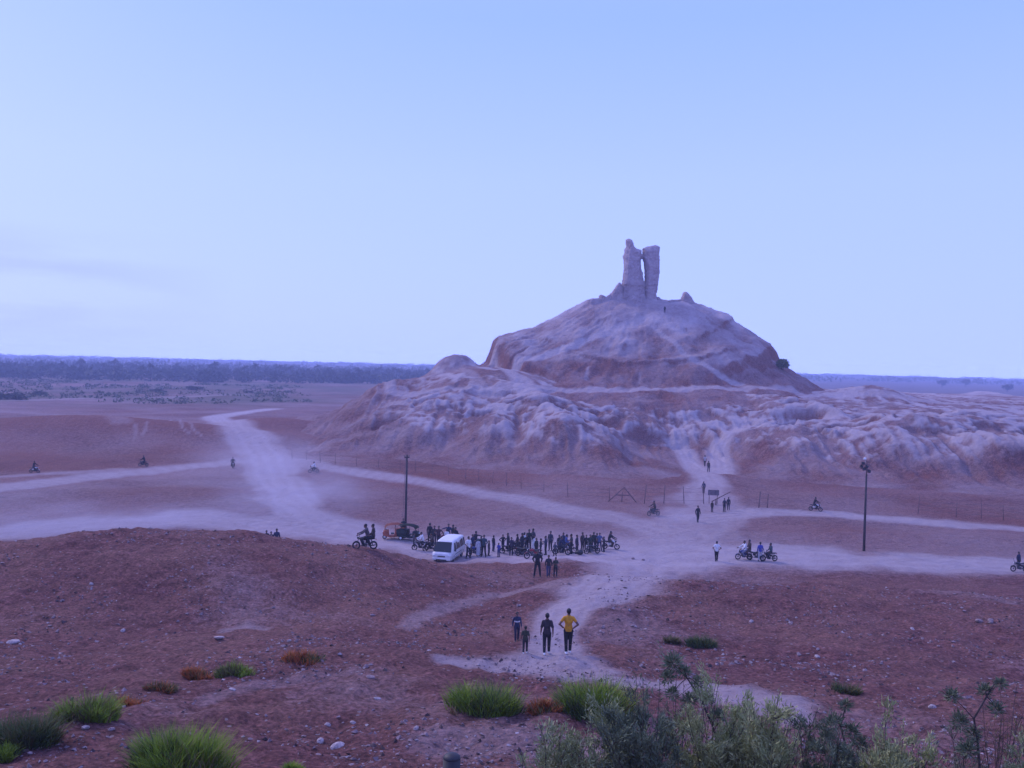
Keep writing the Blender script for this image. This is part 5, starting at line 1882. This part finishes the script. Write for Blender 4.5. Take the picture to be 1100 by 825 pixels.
# bush clinging to the right rim of the cone
random.seed(5)
q = hit(841, 397)
t = thing('bush', 'dark green bush on the right rim of the cone', 'bush', q)
S = Soup()
for k in range(1500):
    a, b_ = random.uniform(0, 6.283), math.acos(random.uniform(-.3, 1))
    r_ = random.uniform(.5, 1.0) * (1.2 + .3 * math.sin(3 * a))
    p = V((r_ * math.sin(b_) * math.cos(a) * 1.15, r_ * math.sin(b_) * math.sin(a) * 1.1, .9 + r_ * math.cos(b_) * 1.05))
    S.leaf(p, V((random.gauss(0, 1), random.gauss(0, 1), random.gauss(.4, 1))).normalized(), .45, .14)
link('foliage', S.mesh('foliage'), t, DARKG)
bm = bmesh.new()
for k in range(5):
    tube(bm, [(0, 0, -.3), (random.uniform(-.4, .4), random.uniform(-.4, .4), 1.2)], [.07, .03], 6)
link('stem', to_mesh(bm, 'stem'), t, BARK)

# ----------------------------------------------------------------- date palms along the horizon
def palm_meshes(seed, h):
    random.seed(seed)
    bm = bmesh.new()
    lx, ly = random.uniform(-.8, .8), random.uniform(-.8, .8)
    tube(bm, [(0, 0, -.5), (lx * .3, ly * .3, h * .5), (lx, ly, h)], [.32, .24, .22], 8)
    tr = to_mesh(bm, 'trunk')
    S = Soup()
    top = V((lx, ly, h))
    for k in range(30):
        a = random.uniform(0, 6.283)
        el_ = random.uniform(-.5, 1.2)
        L = random.uniform(2.8, 4.0)
        d = V((math.cos(a) * math.cos(el_), math.sin(a) * math.cos(el_), math.sin(el_)))
        prev = top
        for s in range(1, 6):
            u = s / 5
            p = top + d * L * u + V((0, 0, -1.5 * u * u))
            side = d.cross(V((0, 0, 1))).normalized()
            for sg in (-1, 1):
                i = len(S.v)
                S.v += [prev, p, p + side * sg * .55 * (1.1 - u) + V((0, 0, -.35)), prev + side * sg * .55 * (1.25 - u) + V((0, 0, -.3))]
                S.f.append((i, i + 1, i + 2, i + 3))
            prev = p
    return tr, S.mesh('crown')


PALMS = [palm_meshes(60 + k, hh) for k, hh in enumerate((7.0, 8.5, 9.5, 11.0))]
random.seed(77)
PG = 'date palms of the distant grove'


def palm(x, y, k, s, label):
    t = thing('palm_tree', label, 'palm tree', (x, y, land_z(x, y)), random.uniform(0, 6.283), PG, s)
    link('trunk', PALMS[k][0], t, PALMT)
    link('crown', PALMS[k][1], t, PALMG)


def far_xy(px, d):
    return ((px - 550) / FOC * d, d)


for px, d, k, s, lab in ((88, 640, 3, 1.05, 'date palm standing clearly above the grove, second tallest from the left edge'), (66, 600, 2, 1.0, 'date palm with a dark full crown at the left part of the grove'),
                         (122, 650, 3, 1.05, 'date palm rising over the grove left of its darkest stretch'), (162, 560, 3, .95, 'broad dark date palm in front of the darkest stretch of the grove'),
                         (230, 640, 3, 1.05, 'date palm standing out above the right half of the grove'), (275, 640, 2, 1.1, 'slim date palm rising above the right end of the grove')):
    x, y = far_xy(px, d)
    palm(x, y, k, s, lab)
for n in range(150):
    px = random.uniform(-40, 470)
    d = random.uniform(540, 800) + max(0, px - 200) * .35
    x, y = far_xy(px, d)
    palm(x, y, random.randrange(4), random.uniform(.6, .95), 'dark date palm in the hazy grove along the left horizon')

S = Soup()
random.seed(78)
def clump(x, y, w, h, n, sz):
    for k in range(n):
        a = random.uniform(0, 6.283)
        r_ = math.sqrt(random.random())
        u = random.random()
        p = V((x + w * r_ * math.cos(a) * (1 - .5 * u), y + w * r_ * math.sin(a) * (1 - .5 * u), h * u))
        S.leaf(p, V((random.gauss(0, 1), random.gauss(0, 1), random.gauss(.2, .8))).normalized(), sz * random.uniform(.6, 1.3), sz * .32)


for n in range(900):
    px = random.uniform(-80, 480)
    d = 545 + 700 * random.random() ** 1.5 + max(0, px - 200) * .4
    x, y = far_xy(px, d)
    clump(x, y, random.uniform(3, 8), random.uniform(4.0, 7.5) * (1 + .0003 * (d - 550)), 46, 2.4)
for n in range(420):
    px = random.uniform(-150, 1250)
    d = random.uniform(1300, 4200)
    x, y = far_xy(px, d)
    clump(x, y, random.uniform(14, 60), random.uniform(4, 8), 34, 6)
g = link('palm_grove', S.mesh('palm_grove'), None, WOODG)
g['kind'] = 'stuff'

# low scrub on the far field in front of the grove
S = Soup()
random.seed(81)
for n in range(620):
    px = random.uniform(-60, 330)
    d = random.uniform(300, 530)
    x, y = far_xy(px, d)
    if perlin(np.array([x / 35.0]), np.array([y / 60.0]))[0] < -.12:
        continue
    clump(x, y, random.uniform(1.2, 4.5), random.uniform(.35, 1.0), 16, .9)
g = link('scrub', S.mesh('scrub'), None, leaf_mat('dull_scrub_leaf', (.05, .065, .03), (.10, .12, .05), .08))
g['kind'] = 'stuff'

# scattered trees out on the hazy plain, right of the mound
def tree_meshes(seed):
    random.seed(seed)
    bm = bmesh.new()
    tube(bm, [(0, 0, -.4), (.1, .1, 1.6), (.2, 0, 3.2)], [.3, .2, .12], 7)
    for k in range(4):
        a = k * 1.6
        tube(bm, [(.1, .1, 1.5), (math.cos(a) * 1.1, math.sin(a) * 1.1, 2.9)], [.12, .05], 5)
    s = Soup()
    lob = [V((random.gauss(0, 1.3), random.gauss(0, 1.3), random.uniform(2.4, 5.0))) for _ in range(9)]
    for k in range(900):
        c = random.choice(lob)
        p = c + V((random.gauss(0, .62), random.gauss(0, .62), random.gauss(0, .5)))
        s.leaf(p, V((random.gauss(0, 1), random.gauss(0, 1), random.gauss(.3, 1))).normalized(), .75, .26)
    return to_mesh(bm, 'trunk'), s.mesh('crown')


TREES = [tree_meshes(90 + k) for k in range(3)]
random.seed(79)
for px, d, s, lab in ((934, 520, .8, 'hazy tree behind the low hump right of the cone'), (1012, 1100, 1.7, 'largest hazy tree on the far right plain, nearest its middle'), (1037, 1200, 1.7, 'round hazy tree on the far right plain, right of the largest'),
                      (1082, 900, 1.4, 'hazy tree on the far plain by the right edge')):
    x, y = far_xy(px, d)
    t = thing('tree', lab, 'tree', (x, y, land_z(x, y)), random.uniform(0, 6), 'trees on the hazy right plain', s)
    k = random.randrange(3)
    link('trunk', TREES[k][0], t, PALMT)
    link('crown', TREES[k][1], t, WOODG)
for px, py, w_, lab in ((42, 424, 2.4, 'round dark bush alone on the pale far field at the left'), (211, 419, 3.0, 'flat dark bush on the pale far field near the grove'), (170, 421, 2.2, 'dark bush on the far field below the darkest palms'),
                        (268, 422, 1.6, 'small dark bush at the right end of the far field'), (8, 429, 3.5, 'wide olive bush at the left edge of the far field')):
    q = hit(px, py)
    t = thing('bush', lab, 'bush', q, random.uniform(0, 6), 'bushes on the far field', w_ / 3.0)
    link('stem', TREES[0][0], t, PALMT).scale = (1, 1, .5)
    c = link('foliage', TREES[random.randrange(3)][1], t, WOODG)
    c.scale = (1.3, 1.3, .5)
    c.location.z = -1.0

# ----------------------------------------------------------------- stones
STONE = flat_mat('pale_stone', (.37, .30, .29), .9, var=.25, scale=5)
STONE3 = flat_mat('dark_brown_stone', (.075, .045, .042), .9, var=.25, scale=5)
STONE2 = flat_mat('grey_brown_stone', (.25, .18, .18), .9, var=.25, scale=5)


def stone_mesh(seed, flat=.5):
    bm = bmesh.new()
    bmesh.ops.create_icosphere(bm, subdivisions=2, radius=.5)
    o = V((seed * 3.7, seed * 1.3, seed * .7))
    for v in bm.verts:
        f = 1 + .45 * mnoise.noise(v.co * 1.6 + o) + .22 * mnoise.noise(v.co * 4 + o)
        v.co = V((v.co.x * f, v.co.y * f * .75, v.co.z * f * flat))
    me = to_mesh(bm, 'stone', False)
    return me


SM = [stone_mesh(k, f) for k, f in enumerate((.35, .5, .45, .6, .3, .55))]
SG = 'larger stones on the near slopes'
for px, py, wpx, k, m, lab in (
    (362, 803, 20, 0, STONE, 'largest pale flat stone at the bottom, left of the dark post'), (344, 797, 13, 1, STONE, 'pale stone touching the upper left of the largest one'), (352, 780, 10, 3, STONE, 'pale block above the largest flat stone'),
    (235, 686, 15, 4, STONE, 'white flat stone below the small pale scree in the left mound'), (250, 741, 12, 0, STONE, 'white slanted stone on the ridge in front of the gully'),
    (92, 782, 16, 0, STONE, 'pale angular stone right below the left green clump'), (120, 784, 9, 1, STONE2, 'small stone right of the pale angular one'), (14, 691, 15, 4, STONE, 'flat white slab at the left edge of the near mound'),
    (132, 678, 8, 1, STONE, 'single white stone in the middle of the left mound'), (405, 751, 11, 0, STONE, 'flat pale stone above the bottom stony patch, near its middle'), (398, 728, 11, 4, STONE2, 'low stone on the track bank above the stony patch'),
    (447, 783, 9, 1, STONE, 'pale stone at the right end of the bottom stony patch'), (379, 777, 9, 5, STONE, 'bright block in the bottom stony patch'), (1002, 760, 11, 3, STONE, 'white stone alone on the lower right slope'),
    (1052, 668, 11, 1, STONE2, 'left one of two square dark stones near the right edge'), (1064, 668, 11, 3, STONE2, 'right one of two square dark stones near the right edge'), (878, 706, 11, 0, STONE, 'flat pale stone above the pale track on the right'),
    (558, 651, 5, 1, STONE, 'small white stone on the footpath bank above the youngster'), (608, 791, 8, 5, STONE, 'white stone low between the shrubs and the post'), (98, 628, 7, 3, STONE, 'white stone low on the crest of the left mound'),
    (400, 662, 8, 2, STONE2, 'dull stone on the right flank of the left mound'), (807, 668, 8, 5, STONE, 'white stone on top of the right stony mound'), (680, 600.5, 6, 1, STONE2, 'dark stone on the pale ground right of the crowd'),
    (691, 602, 5, 3, STONE2, 'second dark stone on the pale ground right of the crowd'), (540, 752, 9, 2, STONE, 'pale stone at the lower edge of the left green clump'), (980, 676, 7, 5, STONE, 'round white stone in the hollow of the right slope'),
):
    q = hit(px, py)
    s_ = .82 * wpx * q.y / FOC
    o = tag(link('stone', SM[k], None, m), lab, 'stone', SG)
    o.location = (q.x, q.y, land_fast(q.x, q.y) + s_ * .08)
    o.scale = (s_, s_ * .9, s_ * 1.1)
    o.rotation_euler = (random.uniform(-.2, .2), random.uniform(-.2, .2), random.uniform(0, 6.28))

# uncounted rubble: chips and pebbles strewn over the near slopes
rs = np.random.RandomState(5)
V6 = np.array([(1, 0, 0), (-1, 0, 0), (0, 1, 0), (0, -1, 0), (0, 0, 1), (0, 0, -1)], float)
F8 = np.array([(0, 2, 4), (2, 1, 4), (1, 3, 4), (3, 0, 4), (2, 0, 5), (1, 2, 5), (3, 1, 5), (0, 3, 5)])


def rubble(name, n, mat, smin, smax, seed, dens):
    rs = np.random.RandomState(seed)
    vs_, fs = [], []
    c = 0
    while c < n:
        px, py = rs.uniform(-20, 1120), rs.uniform(560, 850)
        d = 14 * (62 / 14) ** rs.rand()
        x = (px - 550) / FOC * d
        if rs.rand() > dens(px, x, d):
            continue
        z = land_fast(x, d)
        s = smin * (smax / smin) ** (rs.rand() ** 2.6)
        s *= .55 + d / 55
        pts = V6 * (s * rs.uniform(.5, 1.0, (6, 1))) * np.array([1, rs.uniform(.6, 1), rs.uniform(.35, .7)])
        pts = pts + rs.normal(0, s * .16, (6, 3))
        a = rs.rand() * 6.283
        ca, sa = math.cos(a), math.sin(a)
        pts[:, :2] = pts[:, :2] @ np.array([[ca, -sa], [sa, ca]])
        vs_.append(pts + [x, d, z + s * .15])
        fs.append(F8 + 6 * c)
        c += 1
    me = bpy.data.meshes.new(name)
    me.from_pydata(np.concatenate(vs_).tolist(), [], np.concatenate(fs).tolist())
    me.update()
    o = link(name, me, None, mat)
    o['kind'] = 'stuff'


def dens_(px, x, d):
    f = .5 + .9 * float(fbm(np.array([x / 4.5]), np.array([d / 4.5]), 3, 33.0)[0])
    return max(0.04, min(1, f)) ** 2.4


rubble('pale_rubble', 2600, STONE, .014, .10, 5, dens_)
rubble('brown_rubble', 11000, STONE2, .013, .12, 6, dens_)
rubble('dark_rubble', 5000, STONE3, .016, .12, 7, dens_)

# ----------------------------------------------------------------- dust raised by the motorbikes
def dust_cloud(px, py, rx, ry, rz_, dens, seed):
    c = hit(px, py)
    bm = bmesh.new()
    bmesh.ops.create_icosphere(bm, subdivisions=3, radius=1.0)
    me = to_mesh(bm, 'dust_cloud')
    o = link('dust_cloud', me)
    o.location = (c.x, c.y, c.z + rz_ * .35)
    o.scale = (rx, ry, rz_)
    o['kind'] = 'stuff'
    m = bpy.data.materials.new('raised_dust')
    m.use_nodes = True
    nt = m.node_tree
    nt.nodes.remove(nt.nodes['Principled BSDF'])
    pv = N(nt, 'ShaderNodeVolumePrincipled')
    pv.inputs['Color'].default_value = (.86, .84, .95, 1)
    pv.inputs['Anisotropy'].default_value = .1
    tc = N(nt, 'ShaderNodeTexCoord').outputs['Object']
    ln = N(nt, 'ShaderNodeVectorMath', operation='LENGTH')
    nt.links.new(tc, ln.inputs[0])
    fall = N(nt, 'ShaderNodeMapRange', interpolation_type='SMOOTHSTEP')
    nt.links.new(ln.outputs['Value'], fall.inputs['Value'])
    fall.inputs['From Min'].default_value = 1.0
    fall.inputs['From Max'].default_value = .15
    mp = N(nt, 'ShaderNodeMapping')
    mp.inputs['Location'].default_value = (seed * 3.1, seed * 1.7, 0)
    nt.links.new(tc, mp.inputs['Vector'])
    nz = ramp(nt, noise_tex(nt, mp.outputs[0], 1.8, 3, .5), [(.36, 0.0), (.66, 1.0)])
    nt.links.new(mth(nt, 'MULTIPLY', mth(nt, 'MULTIPLY', fall.outputs[0], nz), dens), pv.inputs['Density'])
    nt.links.new(pv.outputs[0], nt.nodes['Material Output'].inputs['Volume'])
    me.materials.append(m)


dust_cloud(318, 545, 12, 16, 4.0, .055, 1)
dust_cloud(282, 505, 13, 22, 4.5, .022, 2)
dust_cloud(20, 570, 22, 9, 3.2, .06, 3)
dust_cloud(165, 562, 13, 7, 2.4, .05, 4)
dust_cloud(715, 560, 6, 5, 1.4, .05, 5)

# ----------------------------------------------------------------- sky, sun, air
world = bpy.data.worlds.new('World')
scene.world = world
world.use_nodes = True
wt = world.node_tree
bg = wt.nodes['Background']
SUN_EL, SUN_AZ = R(38), R(-50)       # high soft sun, ahead and to the left
sky = N(wt, 'ShaderNodeTexSky', sky_type='NISHITA')
sky.sun_disc = False
sky.sun_elevation = SUN_EL
sky.sun_rotation = SUN_AZ
sky.air_density, sky.dust_density, sky.ozone_density = 1.0, 3.0, 3.0
geo = N(wt, 'ShaderNodeTexCoord').outputs['Generated']
sx = N(wt, 'ShaderNodeSeparateXYZ')
wt.links.new(geo, sx.inputs[0])
el = sx.outputs['Z']
grad = ramp(wt, mth(wt, 'MULTIPLY_ADD', el, .5, .5), [(.5, SKY_HOR), (.60, SKY_LOW), (.68, SKY_MID), (1.0, SKY_TOP)])
# a veil of thin grey cloud low on the left
mp = N(wt, 'ShaderNodeMapping')
mp.inputs['Scale'].default_value = (2.2, 2.2, 16)
wt.links.new(geo, mp.inputs['Vector'])
cl = noise_tex(wt, mp.outputs[0], 1.7, 6, .55)
lowm = mth(wt, 'MULTIPLY', ramp(wt, el, [(.0, 0.0), (.03, 1.0), (.10, .7), (.16, 0.0)]), ramp(wt, sx.outputs['X'], [(.0, 1.0), (.5, 0.0)]))
lm2 = N(wt, 'ShaderNodeMapRange')
wt.links.new(sx.outputs['X'], lm2.inputs['Value'])
lm2.inputs['From Min'].default_value = -.30
lm2.inputs['From Max'].default_value = -.50
veil = mth(wt, 'MULTIPLY', mth(wt, 'MULTIPLY', ramp(wt, el, [(.0, .3), (.035, 1.0), (.09, .8), (.13, 0.0)]), lm2.outputs[0]), ramp(wt, cl, [(.36, 0.0), (.56, 1.0)]))
skc = mix(wt, .88, mix(wt, 1.0, sky.outputs[0], (.085, .085, .085), 'MULTIPLY'), grad)
skc = mix(wt, mth(wt, 'MULTIPLY', veil, .55), skc, SKY_VEIL)
# sky gain added low over the horizon to cancel the haze box's dimming
side = mth(wt, 'DIVIDE', 5200.0, mth(wt, 'MAXIMUM', .68, mth(wt, 'MAXIMUM', mth(wt, 'ABSOLUTE', sx.outputs['X']), mth(wt, 'ABSOLUTE', sx.outputs['Y']))))
tau = mth(wt, 'MULTIPLY', mth(wt, 'MINIMUM', mth(wt, 'DIVIDE', 35.7, mth(wt, 'MAXIMUM', el, .0005)), side), HAZE)
tr_ = mth(wt, 'EXPONENT', mth(wt, 'MULTIPLY', tau, -1.0))
haze_gain = mth(wt, 'DIVIDE', mth(wt, 'SUBTRACT', 1.0, mth(wt, 'MULTIPLY', mth(wt, 'SUBTRACT', 1.0, tr_), AIRLIGHT)), tr_)
haze_gain = mth(wt, 'MULTIPLY', mth(wt, 'MULTIPLY', haze_gain, 10.0), mth(wt, 'GREATER_THAN', el, -.02))
skc = mix(wt, 1.0, skc, haze_gain, 'MULTIPLY')
wt.links.new(skc, bg.inputs['Color'])
bg.inputs['Strength'].default_value = 0.10

sd_ = bpy.data.lights.new('sun', 'SUN')
sd_.energy = SUN_E
sd_.angle = R(12)
sd_.color = (1.0, .86, .86)
sun = bpy.data.objects.new('sun', sd_)
COL.objects.link(sun)
sdir = Vector((math.sin(SUN_AZ) * math.cos(SUN_EL), math.cos(SUN_AZ) * math.cos(SUN_EL), math.sin(SUN_EL)))
sun.rotation_euler = sdir.to_track_quat('Z', 'Y').to_euler()
sun.location = (-100, 60, 120)

if HAZE > 0:
    bm = bmesh.new()
    bmesh.ops.create_cube(bm, size=1)
    for v in bm.verts:
        v.co = Vector((v.co.x * 10400, v.co.y * 10400, -8.0 if v.co.z < 0 else 52.0))
    me = bpy.data.meshes.new('haze')
    bm.to_mesh(me)
    bm.free()
    hz = bpy.data.objects.new('haze', me)
    COL.objects.link(hz)
    hz['kind'] = 'stuff'
    m = bpy.data.materials.new('air_haze')
    m.use_nodes = True
    m.node_tree.nodes.remove(m.node_tree.nodes['Principled BSDF'])
    pv = N(m.node_tree, 'ShaderNodeVolumePrincipled')
    pv.inputs['Color'].default_value = (*AIR, 1)
    pv.inputs['Density'].default_value = HAZE
    pv.inputs['Anisotropy'].default_value = 0.1
    m.node_tree.links.new(pv.outputs[0], m.node_tree.nodes['Material Output'].inputs['Volume'])
    me.materials.append(m)

vs = scene.view_settings
scene.display_settings.display_device = 'sRGB'
vs.view_transform = 'Standard'
vs.look = 'None'
vs.gamma = 1
vs.use_curve_mapping = False
vs.exposure = 0.24
scene.cycles.use_denoising = True
scene.cycles.max_bounces = 6
scene.cycles.volume_bounces = 1
scene.cycles.transparent_max_bounces = 8
scene.render.film_transparent = False
